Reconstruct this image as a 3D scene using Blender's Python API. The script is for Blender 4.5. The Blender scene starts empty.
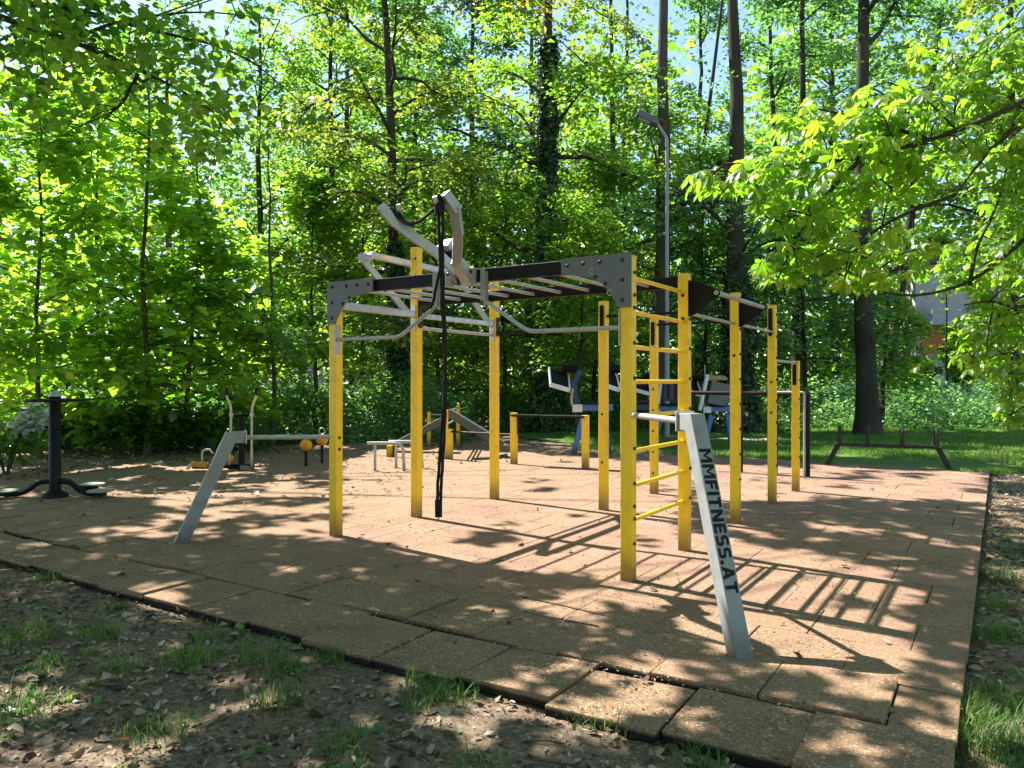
import bpy, bmesh, math, random
import numpy as np
from mathutils import Vector, Matrix, Euler

random.seed(7)
sc = bpy.context.scene
COL = sc.collection
F, HZ, CH = 760.0, 382.0, 1.6           # focal length in pixels, horizon row, camera height

def unproj(x, y, Y):                    # a point seen at pixel x, y standing Y metres away
    return Vector(((x - 512) / F * Y, Y, CH + (HZ - y) / F * Y))
def ground(x, y):
    Y = F * CH / (y - HZ)
    return Vector(((x - 512) / F * Y, Y, 0))

# ------------------------------------------------------------------ materials
def new_mat(name):
    m = bpy.data.materials.new(name); m.use_nodes = True
    nt = m.node_tree; nt.nodes.clear()
    out = nt.nodes.new('ShaderNodeOutputMaterial')
    return m, nt, out
def N(nt, t, **kw):
    n = nt.nodes.new(t)
    for k, v in kw.items():
        if k in n.inputs.keys() if hasattr(n.inputs, 'keys') else False: n.inputs[k].default_value = v
        else: setattr(n, k, v)
    return n
def ramp(nt, fac, stops, interp='LINEAR'):
    r = nt.nodes.new('ShaderNodeValToRGB'); e = r.color_ramp.elements; r.color_ramp.interpolation = interp
    while len(e) > 1: e.remove(e[-1])
    e[0].position = stops[0][0]; e[0].color = (*stops[0][1], 1)
    for p, c in stops[1:]:
        q = e.new(p); q.color = (*c, 1)
    nt.links.new(fac, r.inputs[0]); return r.outputs[0]
def mixc(nt, fac, a, b, mode='MIX'):
    n = nt.nodes.new('ShaderNodeMix'); n.data_type = 'RGBA'; n.blend_type = mode
    for s, v in ((n.inputs[0], fac), (n.inputs[6], a), (n.inputs[7], b)):
        if hasattr(v, 'is_output'): nt.links.new(v, s)
        elif isinstance(v, (int, float)): s.default_value = v
        else: s.default_value = (*v, 1)
    return n.outputs[2]
def noise(nt, scale, detail=4, rough=.55, co=None, dist=0):
    n = nt.nodes.new('ShaderNodeTexNoise'); n.inputs['Scale'].default_value = scale
    n.inputs['Detail'].default_value = detail; n.inputs['Roughness'].default_value = rough; n.inputs['Distortion'].default_value = dist
    if co is None: co = coord(nt)
    nt.links.new(co, n.inputs['Vector']); return n.outputs['Fac']
def coord(nt, kind='Object'):
    t = nt.nodes.get('TC') or nt.nodes.new('ShaderNodeTexCoord'); t.name = 'TC'; return t.outputs[kind]
def worldpos(nt):
    g = nt.nodes.get('GEO') or nt.nodes.new('ShaderNodeNewGeometry'); g.name = 'GEO'; return g.outputs['Position']
def principled(nt, out, col, rough=.5, metal=0, bump=None, bstr=.3, bdist=.01, spec=.5):
    p = nt.nodes.new('ShaderNodeBsdfPrincipled')
    if hasattr(col, 'is_output'): nt.links.new(col, p.inputs['Base Color'])
    else: p.inputs['Base Color'].default_value = (*col, 1)
    if hasattr(rough, 'is_output'): nt.links.new(rough, p.inputs['Roughness'])
    else: p.inputs['Roughness'].default_value = rough
    p.inputs['Metallic'].default_value = metal; p.inputs['Specular IOR Level'].default_value = spec
    if bump is not None:
        b = nt.nodes.new('ShaderNodeBump'); b.inputs['Strength'].default_value = bstr; b.inputs['Distance'].default_value = bdist
        nt.links.new(bump, b.inputs['Height']); nt.links.new(b.outputs[0], p.inputs['Normal'])
    nt.links.new(p.outputs[0], out.inputs[0]); return p
def sep_z(nt, v):
    s = nt.nodes.new('ShaderNodeSeparateXYZ'); nt.links.new(v, s.inputs[0]); return s.outputs[2]
def mrange(nt, v, a, b, c=0., d=1.):
    m = nt.nodes.new('ShaderNodeMapRange'); nt.links.new(v, m.inputs[0])
    for i, x in enumerate((a, b, c, d)): m.inputs[i + 1].default_value = x
    return m.outputs[0]
def math2(nt, op, a, b):
    m = nt.nodes.new('ShaderNodeMath'); m.operation = op
    for i, v in enumerate((a, b)):
        if hasattr(v, 'is_output'): nt.links.new(v, m.inputs[i])
        else: m.inputs[i].default_value = v
    return m.outputs[0]

def paint(name, col, rough=.4, dirt=(.12, .08, .05), base_grime=.0, metal=0, scale=9, amount=.5):
    m, nt, out = new_mat(name)
    co = worldpos(nt)
    n1 = noise(nt, scale, 5, .6, co); n2 = noise(nt, 60, 3, .6, co)
    f = math2(nt, 'MULTIPLY', mrange(nt, n1, .5, .8), amount)
    if base_grime:
        z = sep_z(nt, co)
        g = math2(nt, 'MULTIPLY', mrange(nt, math2(nt, 'ADD', z, math2(nt, 'MULTIPLY', n1, -.16)), -.05, base_grime, 1, 0), .85)
        f = math2(nt, 'MAXIMUM', f, g)
    sp = math2(nt, 'MULTIPLY', mrange(nt, n2, .66, .74), .35 * amount)
    f = math2(nt, 'MAXIMUM', f, sp)
    c = mixc(nt, f, col, dirt)
    r = mrange(nt, n1, .3, .8, rough - .06, rough + .2)
    principled(nt, out, c, r, metal, n2, .04, .003, .18 if max(col) < .03 else .45)
    return m
M = {}
M['yellow'] = paint('yellow_powder_coat', (.92, .565, .011), .36, (.10, .055, .022), .26, amount=.30)
M['grey'] = paint('grey_powder_coat', (.25, .255, .25), .36, (.10, .09, .08), .16, amount=.5)
M['plategrey'] = paint('dark_grey_plate', (.115, .125, .13), .45, (.16, .15, .13), 0, amount=.5)
M['darksteel'] = paint('dark_steel', (.028, .027, .026), .5, (.08, .07, .06), 0, amount=.5)
M['black'] = paint('black_powder_coat', (.007, .0065, .006), .5, (.035, .03, .025), 0, amount=.5)
M['brown'] = paint('brown_rubber_plate', (.035, .02, .013), .6, (.06, .04, .03), 0)
M['steel'] = paint('brushed_steel', (.52, .52, .51), .33, (.25, .22, .19), 0, metal=.75, amount=.4)
M['galv'] = paint('galvanised_pipe', (.40, .40, .39), .42, (.2, .18, .15), .12, metal=.5, amount=.5)
M['silverpaint'] = paint('silver_paint', (.44, .44, .43), .34, (.2, .18, .16), .1, metal=.55, amount=.5)
M['lamppaint'] = paint('pale_grey_lamp_paint', (.30, .30, .29), .5, (.25, .24, .2), 0, amount=.4)
M['dullyellow'] = paint('weathered_ochre', (.30, .22, .06), .6, (.12, .10, .05), .2, amount=.6)
M['bolt'] = paint('dark_bolt', (.03, .03, .032), .35, (.08, .06, .05), 0, metal=.5)
M['cream'] = paint('cream_pipe', (.55, .50, .38), .4, (.2, .16, .1), .2, amount=.5)
M['blue'] = paint('blue_paint', (.06, .17, .44), .4, (.05, .05, .05), .2, amount=.4)
M['navy'] = paint('navy_paint', (.018, .042, .13), .4, (.05, .05, .05), .2, amount=.4)
M['white'] = paint('white_paint', (.68, .69, .68), .42, (.3, .28, .24), 0, amount=.4)
M['orange'] = paint('worn_orange_ball', (.70, .30, .01), .5, (.25, .07, .02), 0, amount=1.0, scale=22)
M['tan'] = paint('tan_plastic', (.42, .27, .15), .5, (.2, .1, .06), 0)
M['red'] = paint('red_brown_plastic', (.22, .05, .03), .5, (.1, .04, .03), 0)
M['sage'] = paint('sage_plate', (.21, .25, .19), .6, (.25, .2, .14), 0, amount=.6)
M['rope'] = paint('black_strap', (.012, .012, .013), .7, (.05, .045, .04), 0)
M['board'] = paint('grey_board', (.075, .078, .082), .5, (.16, .13, .1), 0, amount=.7)
M['letter'] = paint('black_vinyl', (.012, .013, .014), .5, (.05, .05, .05), 0, amount=.2)
M['sticker'] = paint('pale_green_sticker_rest', (.38, .48, .25), .7, (.15, .17, .12), 0, amount=.8, scale=60)

def leafmat(name, stops, tcol, tfac=.45, rough=.36, spec=.5, clump=(.68, 1.28)):
    m, nt, out = new_mat(name)
    g = nt.nodes.new('ShaderNodeNewGeometry'); g.name = 'GEO'
    c = ramp(nt, g.outputs['Random Per Island'], stops)
    nz = noise(nt, .55, 3, .6, g.outputs['Position'])
    hsv = nt.nodes.new('ShaderNodeHueSaturation'); nt.links.new(c, hsv.inputs['Color'])
    nt.links.new(mrange(nt, nz, .3, .7, *clump), hsv.inputs['Value'])
    nt.links.new(mrange(nt, nz, .3, .7, .522, .478), hsv.inputs['Hue'])
    p = nt.nodes.new('ShaderNodeBsdfPrincipled'); p.inputs['Roughness'].default_value = rough; p.inputs['Specular IOR Level'].default_value = spec
    nt.links.new(hsv.outputs[0], p.inputs['Base Color'])
    t = nt.nodes.new('ShaderNodeBsdfTranslucent')
    tc = mixc(nt, 1.0, hsv.outputs[0], tcol, 'MULTIPLY')
    nt.links.new(tc, t.inputs['Color'])
    mx = nt.nodes.new('ShaderNodeMixShader'); mx.inputs[0].default_value = tfac
    nt.links.new(p.outputs[0], mx.inputs[1]); nt.links.new(t.outputs[0], mx.inputs[2])
    nt.links.new(mx.outputs[0], out.inputs[0]); return m
# (the translucent colour multiplies the leaf colour: a leaf lets yellow-green through)
M['leaf_mid'] = leafmat('leaf_mid_green', [(0, (.05, .115, .016)), (.5, (.08, .165, .022)), (.9, (.12, .21, .026)), (1, (.20, .22, .03))], (3.6, 3.4, 1.6), .52)
M['leaf_dark'] = leafmat('leaf_dark_green', [(0, (.05, .12, .026)), (.6, (.082, .175, .035)), (1, (.13, .23, .045))], (2.8, 2.8, 1.4), .5)
M['leaf_blue'] = leafmat('leaf_blue_green', [(0, (.062, .14, .048)), (.6, (.095, .20, .068)), (1, (.14, .25, .085))], (2.4, 2.5, 1.4), .5)
M['leaf_olive'] = leafmat('leaf_olive_green', [(0, (.06, .10, .018)), (.5, (.095, .145, .026)), (.9, (.15, .19, .035)), (1, (.22, .20, .05))], (3.0, 3.0, 1.5), .48)
M['leaf_teal'] = leafmat('leaf_cool_green', [(0, (.035, .09, .036)), (.6, (.06, .135, .05)), (1, (.10, .18, .06))], (2.3, 2.6, 1.5), .42)
M['leaf_bright'] = leafmat('leaf_bright_green', [(0, (.065, .14, .016)), (.5, (.095, .19, .02)), (1, (.16, .24, .03))], (3.8, 3.6, 1.6), .66)
M['leaf_chest'] = leafmat('leaf_chestnut', [(0, (.07, .145, .018)), (.6, (.10, .18, .02)), (.93, (.16, .23, .025)), (1, (.2, .2, .04))], (2.7, 3.0, 1.0), .6)
M['leaf_gold'] = leafmat('leaf_sunlit_gold', [(0, (.16, .17, .02)), (.6, (.25, .23, .025)), (1, (.3, .22, .03))], (2.6, 2.4, 1.4), .5)
M['leaf_near'] = leafmat('leaf_overhang', [(0, (.055, .125, .02)), (.7, (.085, .175, .026)), (1, (.12, .2, .03))], (3.1, 3.1, 1.4), .58)
M['ivy'] = leafmat('ivy_leaf', [(0, (.02, .05, .014)), (.6, (.035, .08, .02)), (1, (.06, .11, .03))], (1.8, 1.9, 1.2), .25)
M['grass'] = leafmat('grass_blade', [(0, (.045, .10, .02)), (.6, (.08, .16, .03)), (.9, (.12, .19, .04)), (1, (.28, .24, .12))], (2.0, 2.1, 1.3), .35, .5, .3)
M['lawnblade'] = leafmat('lawn_blade', [(0, (.06, .125, .025)), (.6, (.095, .19, .035)), (1, (.19, .25, .06))], (2.4, 2.5, 1.3), .45, .5, .3)
M['weed'] = leafmat('weed_leaf', [(0, (.045, .11, .028)), (.7, (.08, .16, .04)), (1, (.13, .2, .05))], (2.4, 2.5, 1.5), .4)
M['leaf_glare'] = leafmat('sun_glare_leaf', [(0, (.6, .62, .6)), (1, (.8, .82, .8))], (1, 1, 1), .3)
M['litter'] = leafmat('dry_leaf', [(0, (.06, .04, .026)), (.25, (.14, .09, .055)), (.5, (.25, .175, .11)), (.75, (.36, .28, .19)), (.93, (.43, .37, .29)), (1, (.16, .19, .05))], (1, .9, .7), .15, .7, .2)
M['litter_fine'] = leafmat('seed_debris', [(0, (.10, .055, .03)), (.4, (.26, .17, .08)), (.8, (.40, .30, .15)), (.95, (.42, .38, .26)), (1, (.14, .2, .05))], (1, .9, .7), .1, .8, .2)

def bark(name, a, b):
    m, nt, out = new_mat(name)
    co = coord(nt); mp = nt.nodes.new('ShaderNodeMapping'); mp.inputs['Scale'].default_value = (9, 9, 1.6); nt.links.new(co, mp.inputs[0])
    n = noise(nt, 1.6, 6, .7, mp.outputs[0], .6); n2 = noise(nt, .5, 3, .5, co)
    c = mixc(nt, mrange(nt, n2, .35, .7), ramp(nt, n, [(.3, a), (.7, b)]), (.07, .075, .045))
    principled(nt, out, c, .9, 0, n, .9, .05, .1); return m
M['bark'] = bark('bark_dark', (.016, .013, .010), (.058, .048, .038))
M['bark_grey'] = bark('bark_grey_brown', (.04, .034, .028), (.14, .12, .10))

def mat_tiles():
    m, nt, out = new_mat('terracotta_rubber_tile')
    co = worldpos(nt)
    g = nt.nodes['GEO']
    fine = noise(nt, 230, 3, .75, co); med = noise(nt, 14, 6, .65, co); big = noise(nt, .9, 4, .6, co); spk = noise(nt, 150, 3, .6, co)
    base = ramp(nt, fine, [(.28, (.095, .056, .043)), (.5, (.275, .158, .115)), (.72, (.50, .32, .24))])
    per = ramp(nt, g.outputs['Random Per Island'], [(0, (.80, .78, .78)), (1, (1.1, 1.06, 1.04))])
    base = mixc(nt, 1, base, per, 'MULTIPLY')
    sx = nt.nodes.new('ShaderNodeSeparateXYZ'); nt.links.new(coord(nt), sx.inputs[0])      # more husks drift to the front and the left
    drift = math2(nt, 'MAXIMUM', mrange(nt, sx.outputs[1], 2.0, 6.5, 0, .16), mrange(nt, sx.outputs[0], .3, -1.6, 0, .12))
    deb = ramp(nt, spk, [(.3, (.085, .048, .028)), (.5, (.205, .128, .070)), (.7, (.42, .29, .16))])
    f = math2(nt, 'MULTIPLY', mrange(nt, math2(nt, 'ADD', drift, math2(nt, 'ADD', math2(nt, 'MULTIPLY', med, .6), math2(nt, 'MULTIPLY', big, .5))), .47, .64), .8)
    c = mixc(nt, f, base, deb)
    grime = math2(nt, 'MULTIPLY', mrange(nt, noise(nt, 2.3, 5, .65, co), .5, .72), .45)
    c = mixc(nt, grime, c, (.055, .036, .028))
    fl = noise(nt, 52, 2, .55, co); fl2 = noise(nt, 38, 3, .6, co)
    patch = mrange(nt, math2(nt, 'ADD', big, drift), .38, .62, .25, 1)
    c = mixc(nt, math2(nt, 'MULTIPLY', mrange(nt, fl, .60, .66), math2(nt, 'MULTIPLY', patch, .8)), c, (.50, .37, .22))
    c = mixc(nt, math2(nt, 'MULTIPLY', mrange(nt, fl2, .62, .68), math2(nt, 'MULTIPLY', patch, .75)), c, (.05, .03, .02))
    z = sep_z(nt, co)
    c = mixc(nt, mrange(nt, z, -.012, -.03), c, (.02, .016, .014))
    principled(nt, out, c, .92, 0, math2(nt, 'ADD', fine, med), .55, .008, .2); return m
M['tile'] = mat_tiles()
def mat_soil():
    m, nt, out = new_mat('woodland_soil')
    co = worldpos(nt)
    n1 = noise(nt, 1.3, 6, .65, co); n2 = noise(nt, 26, 6, .7, co); n3 = noise(nt, 120, 3, .6, co)
    c = ramp(nt, n2, [(.3, (.075, .052, .036)), (.52, (.20, .14, .095)), (.72, (.35, .26, .185))])
    c = mixc(nt, math2(nt, 'MULTIPLY', mrange(nt, n3, .58, .7), .6), c, (.24, .19, .14))
    c = mixc(nt, math2(nt, 'MULTIPLY', mrange(nt, n1, .5, .68), .45), c, (.045, .075, .02))
    principled(nt, out, c, .95, 0, math2(nt, 'ADD', n2, math2(nt, 'MULTIPLY', n3, .4)), .8, .03, .15); return m
M['soil'] = mat_soil()
def mat_lawn():
    m, nt, out = new_mat('lawn_turf')
    co = worldpos(nt)
    n1 = noise(nt, .8, 5, .6, co); n2 = noise(nt, 40, 4, .7, co)
    c = ramp(nt, n2, [(.3, (.045, .085, .018)), (.55, (.085, .165, .03)), (.75, (.14, .22, .05))])
    c = mixc(nt, math2(nt, 'MULTIPLY', mrange(nt, n1, .58, .75), .6), c, (.11, .085, .045))
    principled(nt, out, c, .9, 0, n2, .8, .03, .15); return m
M['lawn'] = mat_lawn()
def mat_simple(name, a, b, scale, rough=.85):
    m, nt, out = new_mat(name); n = noise(nt, scale, 5, .6, worldpos(nt))
    principled(nt, out, ramp(nt, n, [(.3, a), (.7, b)]), rough, 0, n, .3, .01, .2); return m
M['painted_sun_patch'] = mat_simple('sunlit_ground', (.26, .22, .17), (.42, .37, .30), 12)
M['render'] = mat_simple('pale_render', (.34, .33, .31), (.46, .45, .43), 3)
M['balcony'] = mat_simple('grey_balcony_sheet', (.28, .31, .35), (.36, .39, .43), 2, .5)
M['terracotta'] = mat_simple('orange_facade', (.42, .14, .05), (.52, .19, .07), 4)
M['roof'] = mat_simple('dark_roof', (.08, .06, .055), (.14, .11, .10), 6)
def mat_glass():
    m, nt, out = new_mat('window_glass'); principled(nt, out, (.03, .04, .05), .08, 0); return m
M['glass'] = mat_glass()
def mat_lens():
    m, nt, out = new_mat('lamp_lens'); principled(nt, out, (.5, .5, .48), .2, 0); return m
M['lens'] = mat_lens()

# ------------------------------------------------------------------ mesh helpers
class MB:
    def __init__(s): s.v = []; s.f = []; s.smooth = []
    def add(s, vs, fs, smooth=False):
        o = len(s.v); s.v += [tuple(p) for p in vs]; s.f += [tuple(i + o for i in f) for f in fs]; s.smooth += [smooth] * len(fs); return s
    def box(s, c, size, rot=None, bev=0.0):
        bm = bmesh.new(); bmesh.ops.create_cube(bm, size=1)
        bmesh.ops.scale(bm, vec=size, verts=bm.verts)
        if bev: bmesh.ops.bevel(bm, geom=bm.edges[:], offset=bev, segments=2, affect='EDGES', profile=.6)
        Mx = Matrix.Translation(c) @ (rot.to_4x4() if rot is not None else Matrix())
        bm.transform(Mx); bm.verts.index_update()
        s.add([v.co for v in bm.verts], [[v.index for v in f.verts] for f in bm.faces]); bm.free(); return s
    def bar(s, p, q, w, d, bev=.004, side=None):       # box section from p to q
        p, q = Vector(p), Vector(q); a = (q - p); L = a.length; a.normalize()
        sd = Vector(side) if side is not None else (Vector((0, 0, 1)).cross(a) if abs(a.z) < .95 else Vector((1, 0, 0)))
        sd = (sd - a * sd.dot(a)).normalized(); n = a.cross(sd)
        R = Matrix((sd, n, a)).transposed()
        return s.box((p + q) / 2, (w, d, L), R, bev)
    def tube(s, pts, r, n=10, caps=True):
        pts = [Vector(p) for p in pts]; m = len(pts)
        rs = r if hasattr(r, '__len__') else [r] * m
        vs = []; fs = []; up = None
        for i, p in enumerate(pts):
            t = (pts[min(i + 1, m - 1)] - pts[max(i - 1, 0)]).normalized()
            if up is None: up = Vector((0, 0, 1)) if abs(t.z) < .9 else Vector((1, 0, 0))
            x = (up - t * up.dot(t)); x = x.normalized() if x.length > 1e-5 else t.orthogonal().normalized()
            y = t.cross(x); up = x
            for k in range(n):
                a = 2 * math.pi * k / n; vs.append(p + (x * math.cos(a) + y * math.sin(a)) * rs[i])
        for i in range(m - 1):
            for k in range(n):
                k2 = (k + 1) % n; fs.append((i * n + k, i * n + k2, (i + 1) * n + k2, (i + 1) * n + k))
        s.add(vs, fs, True)
        if caps:
            s.add(vs[:n], [tuple(range(n))[::-1]]); s.add(vs[-n:], [tuple(range(n))])
        return s
    def lathe(s, c, prof, n=20, axis=None):
        c = Vector(c); R = (axis.to_matrix() if axis is not None else Matrix.Identity(3)); vs = []; fs = []
        for (r, z) in prof:
            for k in range(n):
                a = 2 * math.pi * k / n; vs.append(c + R @ Vector((r * math.cos(a), r * math.sin(a), z)))
        for i in range(len(prof) - 1):
            for k in range(n):
                k2 = (k + 1) % n; fs.append((i * n + k, i * n + k2, (i + 1) * n + k2, (i + 1) * n + k))
        fs2 = [tuple(range(n))[::-1], tuple((len(prof) - 1) * n + k for k in range(n))]
        s.add(vs, fs, True); s.add(vs, fs2); return s
    def prism(s, poly, off):           # polygon (list of 3-vectors) extruded by vector off
        poly = [Vector(p) for p in poly]; off = Vector(off); n = len(poly)
        vs = poly + [p + off for p in poly]
        fs = [tuple(range(n)), tuple(range(2 * n - 1, n - 1, -1))] + [(i + n, (i + 1) % n + n, (i + 1) % n, i) for i in range(n)]
        return s.add(vs, fs)
    def mesh(s, name, mat):
        me = bpy.data.meshes.new(name); me.from_pydata(s.v, [], s.f); me.materials.append(M[mat])
        me.polygons.foreach_set('use_smooth', s.smooth)
        bm = bmesh.new(); bm.from_mesh(me); bmesh.ops.recalc_face_normals(bm, faces=bm.faces[:]); bm.to_mesh(me); bm.free()
        me.update(); return me
    def build(s, name, mat, parent=None, loc=None):
        o = bpy.data.objects.new(name, s.mesh(name, mat)); COL.objects.link(o)
        if parent is not None: o.parent = parent
        if loc is not None: o.location = loc
        return o
def np_mesh(name, V, nper, mat, parent=None, faces=None, smooth=False):
    """V: (n, k, 3) leaves of k vertices; faces: face list per leaf"""
    n, k = V.shape[:2]
    if faces is None: faces = [tuple(range(k))]
    me = bpy.data.meshes.new(name)
    me.vertices.add(n * k); me.vertices.foreach_set('co', np.ascontiguousarray(V, dtype=np.float32).ravel())
    loops = []; sizes = []
    for f in faces: loops += f; sizes.append(len(f))
    L = (np.arange(n)[:, None] * k + np.array(loops)[None, :]).ravel().astype(np.int32)
    sz = np.tile(np.array(sizes), n); st = np.concatenate([[0], np.cumsum(sz)[:-1]]).astype(np.int32)
    me.loops.add(len(L)); me.loops.foreach_set('vertex_index', L)
    me.polygons.add(len(st)); me.polygons.foreach_set('loop_start', st)
    if smooth: me.polygons.foreach_set('use_smooth', np.ones(len(st), dtype=bool))
    me.update(calc_edges=True); me.materials.append(M[mat])
    o = bpy.data.objects.new(name, me); COL.objects.link(o)
    if parent is not None: o.parent = parent
    return o
def tag(o, label=None, cat=None, group=None, kind=None):
    for k, v in (('label', label), ('category', cat), ('group', group), ('kind', kind)):
        if v: o[k] = v
    return o
def thing(name, label, cat, loc=(0, 0, 0), rz=0, group=None):
    o = bpy.data.objects.new(name, None); COL.objects.link(o); o.empty_display_size = .2
    o.location = loc; o.rotation_euler = (0, 0, rz); return tag(o, label, cat, group)
def dup(o, parent=None, loc=None, rot=None, deep=True):
    c = o.copy(); COL.objects.link(c)
    if parent is not None: c.parent = parent
    if loc is not None: c.location = loc
    if rot is not None: c.rotation_euler = rot
    if deep:
        for ch in list(o.children): dup(ch, c)
    return c

# ------------------------------------------------------------------ climbing frame  (local x = along the ladder row, local y = along the front beam)
ANG = math.atan2(.84, .54)
A0 = Vector((.94, 6.14, 0))
fr = thing('climbing_frame', 'large yellow and black calisthenics frame with ladder and monkey bars on the reddish tiles', 'climbing frame', A0, ANG)
Ru = Matrix.Rotation(-ANG, 3, 'Z')
def loc_(p): return Ru @ (Vector(p) - A0)               # world to frame space
bolt_me = MB().lathe((0, 0, 0), [(.017, 0), (.017, .004), (.012, .005), (.012, .013), (.007, .016)], 8).mesh('bolt', 'bolt')
ROT = {'-u': (0, -math.pi / 2, 0), '+u': (0, math.pi / 2, 0), '-v': (math.pi / 2, 0, 0), '+v': (-math.pi / 2, 0, 0)}
def bolt(parent, p, face):
    o = bpy.data.objects.new('bolt', bolt_me); COL.objects.link(o); o.parent = parent
    o.location = p; o.rotation_euler = ROT[face]
posts = {}
pm = {}
def post(key, u, v, h, w=.1):
    if (h, w) not in pm:
        b = MB().box((0, 0, h / 2 - .02), (w, w, h + .04), None, .008)
        b.box((0, 0, h + .004), (w + .004, w + .004, .012), None, .004)
        pm[(h, w)] = b.mesh('post', 'yellow')
    o = bpy.data.objects.new('post', pm[(h, w)]); COL.objects.link(o); o.parent = fr; o.location = (u, v, 0); posts[key] = o; return o
U1, U2, U3, U4 = 1.3, 2.95, 4.6, 5.96
V1, V2 = 1.65, 3.3
post('A', 0, 0, 2.61); post('B', U1, 0, 2.62); post('C', U2, 0, 2.6); post('D', U3, 0, 2.6); post('E', U4, 0, 1.9)
post('P1', 0, V2, 2.61); post('P2', U1, V2, 3.18); post('P3', U2, V2, 3.12); post('P4', U2, V1, 2.6); post('P5', U3, V1, 2.5)
for k, zs in (('A', (.3, .6, 2.3)), ('P1', (.9, 1.02)), ('B', (2.2, 2.42, 1.3)), ('D', (1.2, 1.6)), ('C', (1.9,)), ('P5', (.3, .6, .9, 1.2, 1.5)), ('P4', (.6, 1.2))):
    for z in zs: bolt(posts[k], (-.05, 0, z) if k in 'D P5 P4 B C'.split() else (0, -.05, z), '-u' if k in 'D P5 P4 B C'.split() else '-v')
for z in (3.06, 2.86): bolt(posts['P2'], (-.051, -.02, z), '-u')
for z in (2.93, 2.82, 2.7): bolt(posts['P3'], (-.051, 0, z), '-u')
# small black holes down the right faces
for k in ('A', 'B', 'D', 'E', 'C'):
    h = {'E': 1.75}.get(k, 2.5)
    for z in np.arange(.5, h, .283): bolt(posts[k], (0.0, -.051, float(z)), '-v')
# ladder rungs between A and B
for k in range(8):
    z = .47 + .283 * k
    o = MB().tube([(.045, 0, z), (U1 - .045, 0, z)], .0185, 12).build('rung', 'yellow', fr)
# front beam, with end gussets
def beam(p, q, name='beam', mat='black', w=.06, d=.11):
    return MB().bar(p, q, w, d, .004, side=Vector((0, 0, 1)).cross(Vector(q) - Vector(p))).build(name, mat, fr)
beam((0, .05, 2.565), (0, V2 - .05, 2.565)); beam((U1, .05, 2.55), (U1, V2 - .05, 2.55))
strip = MB()
strip.bar((0, .05, 2.6235), (0, V2 - .05, 2.6235), .07, .006, .001, side=(1, 0, 0))
strip.build('beam_cap_strip', 'galv', fr)
def gusset(v0, sgn):
    # plate in the plane u = const, from the post inwards along sgn*v
    poly = [(-.055, 2.635), (.58, 2.635), (.58, 2.505), (.31, 2.46), (.20, 2.40), (.115, 2.30), (.052, 2.20), (-.055, 2.20)]
    b = MB().prism([(-.058, v0 + sgn * a, z) for a, z in poly], (-.014, 0, 0))
    o = b.build('gusset_plate', 'plategrey', fr)
    for a, z in ((.52, 2.575), (.37, 2.58), (.22, 2.58), (.02, 2.58), (.02, 2.42), (.02, 2.26), (.26, 2.46), (.17, 2.40)):
        bolt(o, (-.072, v0 + sgn * a, z), '-u')
    return o
g1 = gusset(0, 1); g2 = gusset(V2, -1)
for (a, z) in ((.29, 2.505), (.13, 2.325)):
    pts = [(-.0735, a + .022 * math.cos(t), z + .026 * math.sin(t)) for t in np.linspace(-2.6, 2.2, 12)]
    MB().tube(pts, .0035, 6).tube([pts[-1], (-.0735, a - .002, z + .0)], .003, 6).build('sticker_rest', 'sticker', g1)
# monkey bar rungs between the two beams
for k in range(9):
    v = .36 + k * .325
    MB().tube([(.03, v, 2.535), (U1 - .03, v, 2.535)], .0165, 10).build('monkey_bar', 'galv', fr)
# bent grip bar under the front beam
def arc_path(pts, r=.08, n=5):
    pts = [Vector(p) for p in pts]; out = [pts[0]]
    for i in range(1, len(pts) - 1):
        a, b, c = pts[i - 1], pts[i], pts[i + 1]
        d1 = (a - b).normalized(); d2 = (c - b).normalized(); rr = min(r, (a - b).length * .45, (c - b).length * .45)
        p, q = b + d1 * rr, b + d2 * rr
        for k in range(n + 1):
            t = k / n; out.append(p * (1 - t) ** 2 + b * 2 * t * (1 - t) + q * t * t)
    out.append(pts[-1]); return out
gu = -.03
for (va, vb, vc) in ((V2 - .05, 2.40, 1.93), (.05, .93, 1.38)):
    o = MB().tube(arc_path([(gu, va, 2.04), (gu, vb, 2.04), (gu, vc, 2.33)]), .0185, 12).build('bent_grip_bar', 'galv', fr)
    MB().bar((gu, vc, 2.29), (gu, vc, 2.6), .05, .008, .001, side=(0, 1, 0)).bar((gu - .045, vc, 2.33), (gu - .045, vc, 2.62), .05, .008, .001, side=(0, 1, 0)).build('clamp_plate', 'grey', o)
    s = 1 if va > 1 else -1
    MB().box((gu, va + s * (-.003) , 2.04), (.075, .008, .3), None, .001).build('end_plate', 'galv', o)
# silver rail P1-P2 and pipes P2-P3 on the far side
MB().bar((.05, V2, 2.40), (U1 - .05, V2, 2.40), .07, .075, .006).build('rail', 'silverpaint', fr)
MB().bar((U1 + .05, V2, 2.39), (U2 - .05, V2, 2.39), .05, .06, .006).build('rail', 'silverpaint', fr)
MB().tube([(U1 + .05, V2, 2.24), (U2 - .05, V2, 2.24)], .02, 10).build('pipe', 'galv', fr)
for (u, s, z, c) in ((U1, 1, 2.37, 'brown'), (U2, 1, 2.35, 'brown')):
    MB().box((u + .002, V2 - .056, z), (.075, .012, .26), None, .003).build('mounting_plate', c, fr)
MB().box((U1 - .056, V2 + .0, 2.36), (.012, .07, .28), None, .003).build('mounting_plate', 'silverpaint', fr)
MB().box((U2 - .056, V2 + .0, 2.31), (.012, .07, .30), None, .003).build('mounting_plate', 'silverpaint', fr)
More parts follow.
